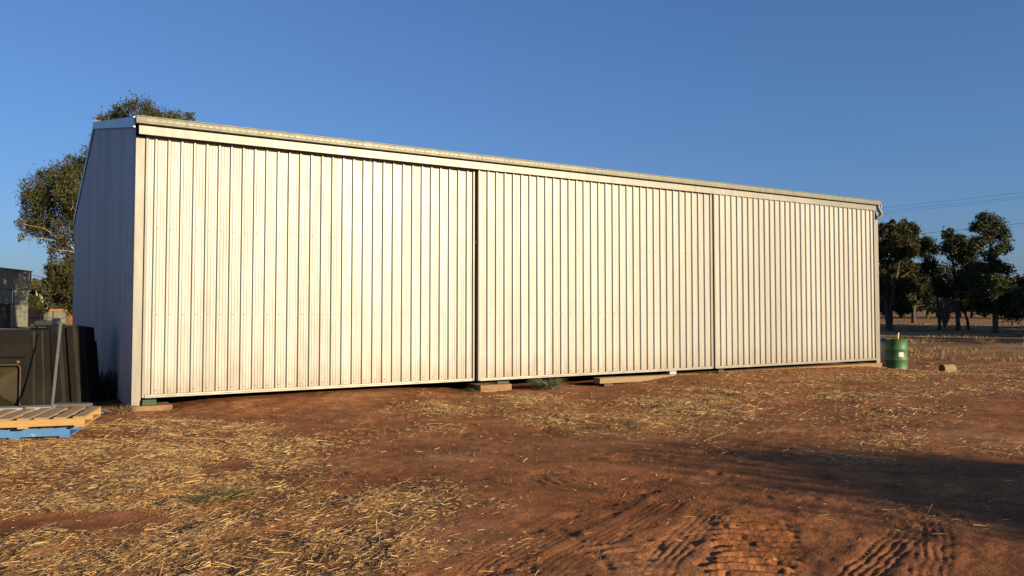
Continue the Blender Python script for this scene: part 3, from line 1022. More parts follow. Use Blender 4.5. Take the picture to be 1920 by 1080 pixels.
for k in (0.33, 0.70):
    m = MB()
    e0, e1 = Vector((0.0, 0, 0)), Vector((0.13, T1, 0))
    f0, f1 = Vector((0.0, 0, H1)), Vector((0.06, T1, H1 + 0.03))
    p0, p1 = e0.lerp(e1, k), f0.lerp(f1, k)
    m.hexa([p0 + Vector((0, -0.035, 0)), p0 + Vector((0.025, -0.02, 0)), p0 + Vector((0.025, 0.02, 0)), p0 + Vector((0, 0.035, 0)),
            p1 + Vector((0, -0.035, 0)), p1 + Vector((0.025, -0.02, 0)), p1 + Vector((0.025, 0.02, 0)), p1 + Vector((0, 0.035, 0))])
    m.build('side_rib', M_POLY, tub)
MB().tube([(-0.105, -0.004, 0.745), (-0.105, 0.01, 0.745)], 0.022, 8).build('plug', M_RUSTSPOT, tub)

c2 = atd(92, 757, 13.15)
tub2 = thing('ribbed_black_tub', 'leaning black poly tub showing its ribbed side next to the shed end', 'tub', (c2[0], c2[1], 0.0), math.radians(-30))
prof = [(0.0, 0.10), (0.02, 0.03), (0.10, 0.0), (0.22, 0.0), (0.245, 0.045), (0.34, 0.045), (0.365, 0.0), (0.47, 0.0), (0.495, 0.045), (0.56, 0.045), (0.60, 0.02), (0.645, 0.03), (0.655, 0.34), (0.0, 0.34)]
m = MB()
k = len(prof)
for z_, dx in ((0.02, 0.0), (1.27, -0.165)):
    for j, (x_, y_) in enumerate(prof):
        m.v.append((x_ + dx, y_ + (0.10 if z_ > 1 else 0), z_ + (0.025 * math.cos(x_ * 25) if z_ > 1 else 0)))
m.f += [(j, (j + 1) % k, (j + 1) % k + k, j + k) for j in range(k)]
m.f += [tuple(range(k - 1, -1, -1)), tuple(range(k, 2 * k))]
m.build('shell', M_POLY, tub2, bevel=0.006)
MB().box(0.012, 0.64, 0.015, 0.06, -0.01, 0.018).build('rim', M_POLY, tub2)
MB().add([(0.668, 0.30, 0.02), (0.675, 0.36, 0.02), (0.555, 0.40, 1.02), (0.545, 0.34, 1.02)], [(0, 1, 2, 3)]).build('back_flange', M_POLY, tub2)

# angle iron leaning in front of the tubs, short stub behind
tp = Vector(atd(114, 606.5, 12.2))
bt = Vector(atd(97, 772, 11.4))
post = MB()
dv = tp - bt
side = Vector(RT) * 0.018
bk = Vector((FW[0], FW[1], 0)) * 0.04
post.hexa([Vector((0, 0, 0)) - side, side, side + bk * 0.1, -side + bk * 0.1, dv - side, dv + side, dv + side + bk * 0.1, dv - side + bk * 0.1])
post.hexa([-side * 1.15, -side, -side + bk, -side * 1.15 + bk, dv - side * 1.15, dv - side, dv - side + bk, dv - side * 1.15 + bk])
pt = thing('steel_post', 'grey galvanised angle iron leaning against the black tubs', 'post', tuple(bt))
post.build('angle', M_GALV, pt)
m = MB().tube([dv * 0.955 - bk * 0.07, dv * 0.955 + bk * 0.02], 0.016, 8)
m.build('rust_patch', M_RUSTSPOT, pt)
sp = atd(102.5, 640, 15.6)
m = MB().box(-0.055, 0.03, -0.03, 0.03, 0, 1.38)
m.box(0.0305, 0.09, -0.03, 0.03, 1.33, 1.379)
o = m.build('stub_post', M_GALV)
o.location = (sp[0], sp[1], 0)
tag(o, 'short pale grey post standing behind the black tubs', 'post')
sp = onz(20, 765)
o = MB().box(-1.3, 0.58, -0.14, 0.14, 0.0, 0.05).build('steel_sheet', M_GREYC, None, bevel=0.005)
o.location = (sp[0], sp[1] - 0.55, 0.02); o.rotation_euler = (0, 0, PR)
tag(o, 'flat grey steel plate lying behind the pallets at the foot of the tubs', 'plate')
sp = onz(128, 760)
o = MB().box(-0.33, 0.26, -0.12, 0.12, 0.0, 0.06).build('grey_plank', M_DUSTYDARK, None, bevel=0.008)
o.location = (sp[0] + 0.10, sp[1] - 0.12, -0.02); o.rotation_euler = (0, 0, math.radians(-28))
tag(o, 'dark grey plank under the foot of the ribbed black tub', 'plank')
sp = onz(180, 774)
o = MB().box(-0.14, 0.14, -0.26, 0.26, 0.0, 0.035).build('concrete_slab', M_GREYC, None, bevel=0.008)
o.location = (sp[0], sp[1] + 0.05, 0.0); o.rotation_euler = (0, 0, math.radians(12))
tag(o, 'small flat grey slab on the ground between pallet and shed corner', 'slab')

# ------------------------------------------------------------------ weeds
def weed(name, px, py, label, n_, spread, h0, h1, wid, mat_, lean=0.6, sq=1.0, seed=0, z=0.0):
    q = onz(px, py, z)
    return blades(name, n_, spread, h0, h1, wid, mat_, (q[0], q[1], gz1(q[0], q[1]) - 0.01), label, 'weed', lean, 3, sq=sq, seed=seed)


weed('saltbush', 1026, 731, 'bushy grey green weed at the foot of the middle door', 520, 0.40, 0.08, 0.30, 0.014, M_WEED, 0.7, 0.7, 2)
weed('small_weed', 890, 735, 'low straggly green weed beside the middle concrete footing', 120, 0.34, 0.04, 0.11, 0.007, M_GRASSG, 0.9, 0.6, 3)
weed('small_weed', 1488, 693, 'small green weed at the foot of the right hand door', 130, 0.34, 0.06, 0.17, 0.010, M_GRASSG, 0.8, 0.6, 4)
weed('grass_tuft', 420, 938, 'flat green grass tuft in the straw left of centre', 300, 0.30, 0.03, 0.09, 0.0045, M_GRASSG, 1.0, 0.8, 5)
weed('small_weed', 320, 772, 'tiny dry green weed at the end of the corner footing', 60, 0.16, 0.03, 0.12, 0.004, M_GRASSG, 0.8, 1, 6)
weed('dead_weed', 228, 777, 'brown dead weed clump at the bottom of the shed corner', 240, 0.26, 0.05, 0.20, 0.007, M_DEADWEED, 0.7, 0.8, 7)
o = weed('dark_weed', 183, 748, 'tall dark weed in the shade against the shed end wall', 520, 0.62, 0.25, 0.72, 0.018, M_DARKWEED, 0.5, 1.2, 8)
weed('grass_tuft', 972, 744, 'thin green grass tuft in front of the middle door weed', 80, 0.22, 0.03, 0.09, 0.004, M_GRASSG, 1.0, 0.8, 9)
weed('grass_tuft', 1228, 733, 'thin green grass tuft in front of the timber beam', 60, 0.25, 0.02, 0.07, 0.004, M_GRASSG, 1.0, 0.8, 10)
weed('dry_tussock', 1848, 642, 'pale dry grass tussock by the track under the tall pine', 160, 0.9, 0.15, 0.5, 0.012, M_DEADWEED, 0.5, 0.8, 11)


# ------------------------------------------------------------------ straw
def straw_obj():
    P, SZ = [], []
    zones = [(-2.9, 4.2, -10.4, -5.0, 3900, 0.9), (-2.9, 7.5, -5.0, 1.6, 2900, 1.05), (4.2, 9.0, -10.4, -5.0, 1800, 1.0),
             (7.5, 24.0, -7.5, -0.15, 1500, 1.25), (18.8, 30, -6, 8, 60, 3.4)]
    for x0, x1, y0, y1, den, sz in zones:
        n_ = int((x1 - x0) * (y1 - y0) * den)
        x = rng.uniform(x0, x1, n_)
        y = rng.uniform(y0, y1, n_)
        m = straw_mask(x, y)
        k = rng.random(n_) < np.clip(m * 1.15, 0, 1) ** 1.15 + 0.006
        k &= ~((x > -0.1) & (x < 18.7) & (y > 0.0))
        P.append(np.stack([x[k], y[k]], 1))
        SZ.append(np.full(k.sum(), sz))
    P = np.concatenate(P)
    SZ = np.concatenate(SZ)
    n_ = len(P)
    L = np.exp(rng.normal(-3.42, 0.68, n_)) * (0.75 + 0.25 * SZ)
    L = np.clip(L, 0.012, 0.30)
    W_ = rng.uniform(0.0009, 0.0024, n_) * SZ
    th = rng.normal(0.15, 0.85, n_)
    pit = rng.normal(0.03, 0.18, n_)
    curl = rng.normal(0, 0.10, n_)
    z0 = gz(P[:, 0], P[:, 1])[0] + rng.uniform(0.002, 0.016, n_) + np.abs(np.sin(pit)) * L * 0.4
    V = np.zeros((n_, 6, 3))
    for k, s_ in enumerate((-0.5, 0.0, 0.5)):
        t = th + curl * s_
        cx_ = P[:, 0] + np.cos(th) * L * s_ - np.sin(th) * curl * L * (s_ * s_)
        cy_ = P[:, 1] + np.sin(th) * L * s_ + np.cos(th) * curl * L * (s_ * s_)
        cz_ = z0 + np.sin(pit) * L * s_ + (0.02 * L if k == 1 else 0)
        rol = rng.uniform(0.2, 1.0, n_) if k == 0 else rol
        nx, ny = -np.sin(t), np.cos(t)
        for q_, sg in ((0, -1), (1, 1)):
            V[:, 2 * k + q_, 0] = cx_ + sg * nx * W_ * 0.6
            V[:, 2 * k + q_, 1] = cy_ + sg * ny * W_ * 0.6
            V[:, 2 * k + q_, 2] = cz_ + sg * W_ * rol
    b = (np.arange(n_) * 6)[:, None]
    Fq = np.concatenate([b + np.array([[0, 1, 3, 2]]), b + np.array([[2, 3, 5, 4]])], 1).reshape(-1)
    m, n, p = mat("dry_straw")
    ge = N(n, "ShaderNodeNewGeometry")
    r = ramp(n, ge.outputs['Random Per Island'], [(0.0, (0.05, 0.027, 0.013)), (0.35, (0.16, 0.088, 0.034)), (0.78, (0.37, 0.212, 0.076)), (1.0, (0.60, 0.41, 0.175))])
    n.links.new(r.outputs[0], p.inputs['Base Color'])
    p.inputs['Roughness'].default_value = 0.6
    o = bpy.data.objects.new('straw', np_mesh('straw', V.reshape(-1, 3), Fq, 4, m))
    COL.objects.link(o)
    tag(o, 'loose dry straw strewn in patches over the red soil', 'straw', None, 'stuff')
    print('straw', n_)


straw_obj()


def clods():
    P, R_ = [], []
    for x0, x1, y0, y1, den, sz in ((-2.9, 6.5, -10.6, -6.5, 620, 0.0036), (-2.9, 10, -6.5, -0.2, 240, 0.0050), (10, 24, -6.5, -0.2, 50, 0.008)):
        n_ = int((x1 - x0) * (y1 - y0) * den)
        x, y = rng.uniform(x0, x1, n_), rng.uniform(y0, y1, n_)
        k = rng.random(n_) < np.clip(0.35 + 1.6 * fbm(x * 1.1, y * 1.1, 91, 4), 0.03, 1) * (1 - 0.7 * straw_mask(x, y))
        P.append(np.stack([x[k], y[k]], 1))
        R_.append(sz * np.exp(rng.normal(0, 0.5, k.sum())))
    P, R_ = np.concatenate(P), np.concatenate(R_)
    n_ = len(P)
    z = gz(P[:, 0], P[:, 1])[0]
    base = np.array([[1, 0, 0], [-1, 0, 0], [0, 1, 0], [0, -1, 0], [0, 0, 1], [0, 0, -1]], float)
    V = base[None] * R_[:, None, None] * rng.uniform(0.6, 1.35, (n_, 6, 3))
    an_ = rng.uniform(0, 6.28, n_)
    c_, s_ = np.cos(an_)[:, None], np.sin(an_)[:, None]
    X, Y = V[..., 0] * c_ - V[..., 1] * s_, V[..., 0] * s_ + V[..., 1] * c_
    V = np.stack([X + P[:, :1], Y + P[:, 1:], V[..., 2] * 0.8 + (z + R_ * 0.25)[:, None]], -1)
    tri = np.array([[0, 2, 4], [2, 1, 4], [1, 3, 4], [3, 0, 4], [2, 0, 5], [1, 2, 5], [3, 1, 5], [0, 3, 5]])
    Fq = ((np.arange(n_) * 6)[:, None, None] + tri[None]).reshape(-1)
    m, n, p = mat("soil_crumb")
    ge = N(n, "ShaderNodeNewGeometry")
    r = ramp(n, ge.outputs['Random Per Island'], [(0.0, (0.10, 0.04, 0.017)), (0.85, (0.21, 0.085, 0.036)), (0.985, (0.25, 0.13, 0.065)), (1.0, (0.42, 0.34, 0.26))])
    n.links.new(r.outputs[0], p.inputs['Base Color'])
    p.inputs['Roughness'].default_value = 0.95
    o = bpy.data.objects.new('soil_crumbs', np_mesh('soil_crumbs', V.reshape(-1, 3), Fq, 3, m))
    COL.objects.link(o)
    tag(o, 'small crumbs and pebbles scattered over the bare red soil', 'pebbles', None, 'stuff')
    print('crumbs', n_)


clods()


def pasture_grass():
    n_ = 60000
    d = 30 * np.exp(rng.random(n_) * 1.25)
    an_ = YAW + np.radians(rng.uniform(17, 36, n_))
    x, y = CAM[0] + d * np.sin(an_), CAM[1] + d * np.cos(an_)
    k = fbm(x * 0.16, y * 0.45, 95, 4) > rng.uniform(-0.25, 0.45, n_)
    x, y, d = x[k], y[k], d[k]
    n_ = len(x)
    z = gz(x, y, False)
    h = rng.uniform(0.03, 0.15, n_)
    w_ = rng.uniform(0.006, 0.014, n_) * np.clip(d / 30, 1, 3)
    t = rng.uniform(0, 6.28, n_)
    lx, ly = np.cos(t + 1.2) * h * rng.uniform(0.2, 1.2, n_), np.sin(t + 1.2) * h * rng.uniform(0.2, 1.2, n_)
    V = np.zeros((n_, 3, 3))
    V[:, 0] = np.stack([x - np.cos(t) * w_, y - np.sin(t) * w_, z - 0.02], 1)
    V[:, 1] = np.stack([x + np.cos(t) * w_, y + np.sin(t) * w_, z - 0.02], 1)
    V[:, 2] = np.stack([x + lx, y + ly, z + h], 1)
    m, nn_, p = mat("dry_pasture_grass")
    ge = N(nn_, "ShaderNodeNewGeometry")
    r = ramp(nn_, ge.outputs['Random Per Island'], [(0.0, (0.10, 0.055, 0.024)), (0.6, (0.22, 0.135, 0.055)), (1.0, (0.36, 0.24, 0.10))])
    nn_.links.new(r.outputs[0], p.inputs['Base Color'])
    p.inputs['Roughness'].default_value = 0.8
    o = bpy.data.objects.new('dry_grass', np_mesh('dry_grass', V.reshape(-1, 3), np.arange(3 * n_), 3, m))
    COL.objects.link(o)
    tag(o, 'short dry grass over the paddock under the right hand trees', 'grass', None, 'stuff')


pasture_grass()

# ------------------------------------------------------------------ trees
def leaves(cl, dist, n_, size, droop, rg, sub=9, fill=0.5, aspect=0.38):
    """cl: ellipsoids (centre, radii, weight) -> leaf quads in twig clumps"""
    wts = np.array([c[1][0] * c[1][1] * c[1][2] * c[2] for c in cl]) ** 0.75
    wts /= wts.sum()
    out = []
    for (c, rd_, _), wt in zip(cl, wts):
        k = max(12, int(n_ * wt))
        ns = max(4, int(sub * (0.5 + wt * len(cl) * 0.5)))
        d = rg.normal(size=(ns, 3))
        d /= np.linalg.norm(d, axis=1)[:, None]
        r0 = fill + (1 - fill) * rg.random(ns) ** 0.5
        sc_ = np.array(c) + d * r0[:, None] * np.array(rd_) * 0.82
        sr = (0.26 + 0.30 * rg.random(ns))[:, None] * np.array(rd_)[None, :]
        sr = np.minimum(sr, 1.0)
        if droop < 0.15: sr = (0.24 + 0.36 * rg.random(ns))[:, None] * np.array(rd_)[None, :] * np.array([1.0, 1.0, 1.2])
        if droop > 0.8: sr = sr * np.array([0.72, 0.72, 1.5])
        pk = rg.integers(0, ns, k)
        off = rg.normal(size=(k, 3)) * 0.55
        ln_ = np.linalg.norm(off, axis=1)
        off *= (np.minimum(ln_, 1.25) / (ln_ + 1e-9))[:, None]
        st_ = rg.random(k) < (0.22 if droop < 0.15 else 0.05)
        off[st_] *= 1.45
        out.append(sc_[pk] + off * sr[pk])
    P = np.concatenate(out)
    k = len(P)
    sz = size * rg.uniform(0.6, 1.35, k)
    a_ = rg.normal(size=(k, 3))
    a_[:, 2] = a_[:, 2] * 0.6 - droop
    a_ /= np.linalg.norm(a_, axis=1)[:, None]
    b_ = np.cross(a_, rg.normal(size=(k, 3)))
    b_ /= np.linalg.norm(b_, axis=1)[:, None] + 1e-9
    h1, h2 = a_ * (sz * 0.5)[:, None], b_ * (sz * 0.5 * aspect)[:, None]
    V = np.stack([P - h1, P + h2 * 1.0, P + h1, P - h2 * 1.0], 1)
    return V.reshape(-1, 3), np.arange(4 * k)


def tree(name, label, base, depth, trunks, clumps, n_, size, lm, bm, droop=0.2, group=None, seed=0, sub=9, fill=0.45, asp=0.38, limbs=True, dpt=1.0, tw=None):
    """base = pixel of the foot; trunks = lists of (px, py, radius m); clumps = (px, py, rx, rz in px, depth offset m, weight).
    Pixels of the photograph are only a ruler: everything becomes metres at the tree's own distance."""
    n_ = int(n_ * (1.2 if droop < 0.15 else 1.45))
    sub = int(sub * (2.2 if droop < 0.15 else 1.7))
    size *= 0.70 if droop < 0.15 else 0.80
    rg = np.random.default_rng(seed)
    f_ = base if len(base) == 3 else None
    B = atd(base[0], base[1], depth)
    bz = float(gz(np.array([B[0]]), np.array([B[1]]), False)[0])
    org = np.array([B[0], B[1], bz])
    t = thing(name, label, 'tree', tuple(org), 0, group)
    mpp = depth / F_PX
    toL = lambda px, py, dd=0.0: atd(px, py, depth + dd) - org
    cx0 = [c_ for c_ in clumps]
    for (px, py, rx, rz, dd, wt) in cx0:
        for _ in range(2):
            an_ = rg.uniform(0, 6.28)
            clumps = clumps + [(px + math.cos(an_) * rx * 0.95, py + math.sin(an_) * rz * 0.95, rx * rg.uniform(0.35, 0.6), rz * rg.uniform(0.3, 0.5), dd + rg.normal() * 0.5, 0.7)]
    m = MB()
    tips = []
    for tk in trunks:
        pts = [toL(a_, b_) for a_, b_, _ in tk]
        rds = [r_ * (0.56 if depth < 90 and name != 'gum_tree' else 0.85) for _, _, r_ in tk]
        pts[0] = np.array([pts[0][0], pts[0][1], -0.3])
        m.tube(pts, rds, 9)
        tips.append((pts, rds))
    cl = []
    for (px, py, rx, rz, dd, wt) in clumps:
        c = toL(px, py, dd * mpp * 10 / 10)
        c = toL(px, py, dd)
        R_ = (rx * mpp * 1.0, rx * mpp * dpt, rz * mpp)
        cl.append((c, R_, wt))
        if limbs:
            best = None
            for pts, rds in tips:
                for i_ in range(len(pts)):
                    q = pts[i_]
                    if q[2] < c[2] + 0.3:
                        dd_ = np.linalg.norm((c - q) * np.array([1, 1, 0.7]))
                        if best is None or dd_ < best[0]: best = (dd_, q, rds[i_])
            if best is not None and best[0] > 0.3:
                q = best[1]
                mid = (q + c) / 2 + rg.normal(size=3) * 0.06 * best[0] + np.array([0, 0, 0.05 * best[0]])
                r0 = max(0.02, min(best[2] * 0.6, 0.03 + 0.022 * best[0]))
                m.tube([q, mid, c], [r0, r0 * 0.65, r0 * 0.3], 6)
                for _ in range(3):
                    e_ = c + rg.normal(size=3) * np.array(R_) * 0.6
                    m.tube([mid * 0.3 + c * 0.7, e_], [r0 * 0.35, 0.012], 5, False)
    m.build('trunk', bm, t, smooth=True)
    if n_:
        V, Fq = leaves(cl, depth, n_, size, droop, rg, sub, fill, asp)
        me = np_mesh('crown', V, Fq, 4, lm)
        o = bpy.data.objects.new('crown', me)
        COL.objects.link(o)
        o.parent = t
        o['kind'] = 'stuff'
    return t


# big gum left, its trunk behind the shed
D = 60
tree('gum_tree', 'big drooping gum tree rising behind the left end of the shed', (212, 625), D,
     [[(212, 625, .50), (208, 560, .44), (200, 480, .38), (196, 400, .30), (215, 320, .22), (240, 250, .13), (258, 215, .06)],
      [(200, 480, .30), (170, 410, .20), (120, 385, .12), (80, 375, .06)],
      [(196, 400, .22), (160, 350, .14), (130, 335, .07)],
      [(205, 520, .22), (160, 480, .12), (120, 455, .06)]],
     [(262, 205, 34, 22, 0, 1), (222, 218, 34, 18, 1.5, 1), (300, 222, 30, 16, -1, .9), (336, 220, 26, 12, 1, .8), (200, 245, 22, 28, 0, 1),
      (180, 300, 30, 30, 0, 1), (150, 325, 42, 26, 0.5, 1.1), (108, 335, 34, 24, 0, 1.2), (75, 365, 36, 30, -1, 1.3), (55, 395, 24, 34, 0, 1.1),
      (105, 375, 36, 30, 1.5, 1.2), (140, 365, 34, 34, -1.5, 1.2), (165, 400, 34, 40, 1, 1), (85, 410, 30, 28, 0, 1), (48, 425, 16, 26, -.5, .8),
      (85, 440, 18, 22, .5, .7), (118, 420, 22, 24, -.5, .8), (112, 455, 20, 26, 0, .9), (100, 470, 12, 20, 0.5, .6), (138, 465, 22, 40, 0, .8), (150, 430, 20, 26, 0, .7),
      (250, 300, 70, 60, 2, .5), (230, 420, 50, 60, 0, .5)],
     30000, 0.30, M_GUM, M_PALEBARK, 1.1, None, 3, 16, 0.25, 0.30)
# second crown below, behind the gum
tree('gum_tree', 'smaller gum tree hanging low beside the shed end, under the big one', (150, 612), 72,
     [[(150, 612, .35), (146, 560, .28), (135, 520, .18), (120, 500, .08)], [(146, 560, .2), (160, 510, .1)]],
     [(110, 512, 24, 20, 0, 1), (130, 500, 22, 20, 1, 1), (128, 535, 26, 26, 0, 1.1), (100, 528, 16, 16, 0, .8), (146, 545, 22, 30, -1, 1.1), (138, 572, 22, 14, 0, .9), (115, 555, 18, 14, 1, .8)],
     9000, 0.34, M_GUM, M_PALEBARK, 0.9, None, 4, 14, 0.3, 0.34)
gl = "bush trees beyond the far left fence"
tree('gum_tree', 'pale limbed bush tree behind the red railed fence', (77, 596), 120,
     [[(77, 600, .45), (77, 565, .36), (76, 553, .3), (84, 543, .16), (92, 533, .08)], [(77, 560, .3), (68, 545, .18), (64, 535, .1)]],
     [(62, 535, 14, 10, 0, 1), (76, 531, 16, 9, 2, 1), (92, 542, 14, 12, 0, 1), (66, 550, 12, 12, 3, .8), (88, 560, 16, 14, 2, 1), (60, 560, 14, 12, 2, .9), (100, 560, 12, 14, 0, .9)],
     5200, 0.5, M_BUSH, M_PALEBARK, 0.5, gl, 5, 10, 0.3, 0.4)
tree('bush_tree', 'low dark round bush right of the old shed', (61, 598), 105,
     [[(61, 600, .3), (60, 580, .2), (60, 565, .1)]], [(60, 568, 15, 12, 0, 1), (54, 575, 10, 10, 0, 1), (70, 577, 10, 9, 0, 1)],
     3500, 0.4, M_PINE, M_BARK, 0.2, gl, 6, 10, 0.2, 0.5)
tree('bush_tree', 'wide grey green bush tree left of the low hanging gum', (112, 598), 125,
     [[(112, 600, .3), (112, 585, .2), (114, 570, .1)]], [(100, 578, 16, 9, 0, 1), (118, 580, 16, 10, 0, 1), (132, 576, 14, 10, 2, 1), (108, 566, 14, 10, 2, 1)],
     3500, 0.5, M_BUSH, M_BARK, 0.2, gl, 7, 10, 0.2, 0.5)

# right hand trees
gr = "trees in the paddock right of the shed"
tree('gum_tree', 'dense two stemmed tree rising directly behind the right corner of the shed', (1667, 619), 60,
     [[(1667, 619, .24), (1663, 590, .18), (1660, 565, .15), (1664, 520, .12), (1672, 470, .09), (1680, 440, .04)],
      [(1670, 619, .22), (1670, 580, .18), (1678, 530, .14), (1690, 470, .09), (1695, 440, .05)]],
     [(1660, 432, 16, 16, 0, 1), (1682, 428, 16, 14, 0, 1), (1702, 434, 18, 18, 0, 1.1), (1655, 465, 16, 22, 1, 1), (1690, 465, 24, 22, -1, 1), (1710, 460, 12, 22, 0, 1),
      (1662, 500, 16, 20, 0, .9), (1694, 498, 20, 20, 1, .9), (1656, 535, 14, 24, -1, 1), (1676, 545, 18, 18, 1, .8), (1700, 530, 16, 14, 0, .7), (1688, 575, 18, 18, 0, .8), (1660, 575, 10, 20, 1, .8)],
     15000, 0.30, M_BROWN, M_BARK, 0.6, gr, 11, 14, 0.3, 0.4)
tree('cypress_tree', 'thin leaning tree with a small open crown and bare lower twigs', (1762, 618), 62,
     [[(1762, 618, .24), (1761, 592, .19), (1758, 560, .15), (1750, 530, .11), (1745, 495, .08), (1738, 462, .04)]],
     [(1736, 456, 14, 12, 0, 1), (1748, 468, 12, 10, 1, .8), (1728, 472, 10, 12, 0, .7), (1742, 490, 12, 14, 0, .7), (1752, 512, 10, 10, 0, .6), (1735, 505, 8, 10, 0, .5)],
     4200, 0.26, M_PINE, M_BARK, 0.1, gr, 12, 12, 0.4, 0.5)
tree('cypress_tree', 'broad crowned cypress in the middle of the paddock group, straight dark trunk', (1798, 621), 60,
     [[(1798, 621, .30), (1795, 590, .24), (1792, 550, .20), (1789, 500, .16), (1782, 462, .10), (1776, 440, .05)], [(1789, 505, .12), (1806, 470, .07), (1815, 455, .04)]],
     [(1776, 440, 10, 12, 0, 1), (1790, 452, 16, 14, 0, 1), (1808, 460, 16, 14, 1, 1), (1774, 468, 12, 14, 0, .9), (1826, 468, 14, 18, -1, 1), (1798, 480, 20, 14, 0, .9),
      (1818, 492, 16, 16, 1, .9), (1772, 510, 16, 18, 0, .8), (1762, 535, 14, 16, 1, .8), (1800, 520, 18, 18, 0, .7), (1782, 545, 18, 14, 1, .7), (1812, 545, 16, 20, 0, .9)],
     11000, 0.27, M_PINE, M_BARK, 0.05, gr, 13, 13, 0.35, 0.5)
tree('cypress_tree', 'short crooked trunk tree between the two tall cypresses', (1817, 620), 61,
     [[(1817, 620, .22), (1814, 600, .17), (1808, 585, .14), (1812, 560, .10), (1822, 530, .06)]],
     [(1826, 515, 20, 20, 0, 1), (1808, 535, 16, 18, 0, 1), (1838, 530, 18, 20, 0, 1), (1822, 560, 22, 18, 0, 1), (1842, 565, 18, 20, 0, 1), (1802, 568, 14, 14, 0, .8)],
     9000, 0.28, M_PINE, M_BARK, 0.05, gr, 14, 13, 0.25, 0.5)
tree('cypress_tree', 'tallest cypress with a round open top above a wide dark skirt', (1867, 627), 54,
     [[(1867, 627, .36), (1866, 590, .30), (1864, 540, .26), (1860, 490, .20), (1857, 450, .13), (1853, 415, .05)]],
     [(1852, 412, 18, 12, 0, 1), (1838, 426, 14, 14, 0, 1), (1870, 424, 16, 14, 0, 1), (1882, 446, 14, 14, 0, .9), (1858, 440, 20, 14, 1, .8), (1842, 456, 16, 12, 0, .7), (1888, 466, 10, 8, 0, .7), (1872, 470, 16, 10, -1, .7), (1852, 478, 14, 10, 0, .6),
      (1850, 505, 26, 16, 0, 1), (1880, 502, 18, 14, 0, 1), (1836, 530, 22, 20, 1, 1.1), (1864, 535, 26, 18, -1, 1.1), (1886, 530, 14, 14, 0, .9), (1850, 562, 30, 22, 0, 1.2), (1880, 565, 22, 22, 0, 1.1), (1900, 585, 20, 16, 1, 1)],
     19000, 0.25, M_PINE, M_BARK, 0.05, gr, 15, 15, 0.3, 0.5)
tree('cypress_tree', 'dark spreading tree cut by the right edge of the picture', (1925, 612), 72,
     [[(1925, 612, .3), (1926, 580, .24), (1924, 550, .14)]],
     [(1900, 560, 22, 20, 0, 1), (1922, 545, 22, 20, 0, 1), (1890, 585, 22, 16, 1, 1), (1918, 580, 24, 20, 0, 1), (1945, 565, 24, 24, 0, 1), (1915, 525, 12, 9, 0, .8), (1940, 530, 18, 14, 0, 1)],
     10000, 0.32, M_PINE, M_BARK, 0.05, gr, 16, 13, 0.25, 0.5)
tree('gum_tree', 'dark tree set back between the corner tree and the thin leaning one', (1713, 604), 88,
     [[(1713, 604, .32), (1713, 575, .26), (1716, 540, .2), (1722, 515, .1)]],
     [(1706, 520, 18, 16, 0, 1), (1726, 512, 18, 16, 0, 1), (1740, 535, 14, 16, 0, 1), (1712, 545, 18, 16, 0, 1), (1730, 562, 20, 14, 1, 1), (1702, 565, 14, 14, 0, 1), (1750, 560, 14, 14, 0, .8)],
     10000, 0.36, M_BROWN, M_BARK, 0.3, gr, 17, 13, 0.25, 0.45)
# bare twiggy shrub round the thin tree
t = thing('bare_shrub', 'leafless brown twiggy shrub under the thin leaning tree', 'shrub', tuple(atd(1772, 617, 70)[:2]) + (0.0,))
m = MB()
rgt = np.random.default_rng(5)
for k in range(46):
    an = rgt.random() * 6.283
    top = np.array([math.cos(an) * 1.6 * rgt.random(), math.sin(an) * 1.6 * rgt.random(), rgt.uniform(1.4, 3.9)])
    mid = top * np.array([0.35, 0.35, 0.5]) + rgt.normal(size=3) * 0.12
    m.tube([(0, 0, -0.1), mid, top], [0.05, 0.03, 0.012], 5, False)
    for _ in range(4):
        m.tube([mid * 0.4 + top * 0.6, top + rgt.normal(size=3) * 0.45], [0.018, 0.008], 4, False)
m.build('branches', M_TWIG, t)

# distant line of trees across the paddock: one of each, then copies
ORD = 'first second third fourth fifth sixth seventh eighth ninth tenth eleventh twelfth thirteenth fourteenth fifteenth'.split()
protos = []
for k, (lm, px) in enumerate(((M_PINE, 1900), (M_BROWN, 1700), (M_BUSH, 1780))):
    rg = np.random.default_rng(40 + k)
    cl = [(np.array([rg.normal() * 1.8, rg.normal() * 1.8, 2.0 + rg.random() * 4.6]), (1.9, 1.9, 1.5), 1.0) for _ in range(9)]
    V, Fq = leaves(cl, 130, 4200, 0.62, 0.2, rg, 10, 0.25, 0.5)
    cme = np_mesh('crown', V, Fq, 4, lm)
    tm = MB()
    tm.tube([(0, 0, -0.3), (0.1, 0, 1.5), (0, 0.1, 3.2), (0.2, 0, 5.5)], [0.28, 0.22, 0.16, 0.06], 7)
    for c, _, _ in cl[:5]: tm.tube([(0, 0.1, 2.2), c], [0.1, 0.03], 5, False)
    tme = bpy.data.meshes.new('trunk')
    tme.from_pydata(tm.v, [], tm.f)
    tme.materials.append(M_BARK)
    protos.append((cme, tme))
gd = "line of dark trees far across the paddock"
spots = [(1640, 150), (1664, 135), (1688, 160), (1716, 150), (1738, 140), (1757, 165), (1778, 150), (1800, 160), (1822, 140), (1846, 155), (1868, 165), (1890, 135), (1912, 150), (1940, 140), (1975, 150)]
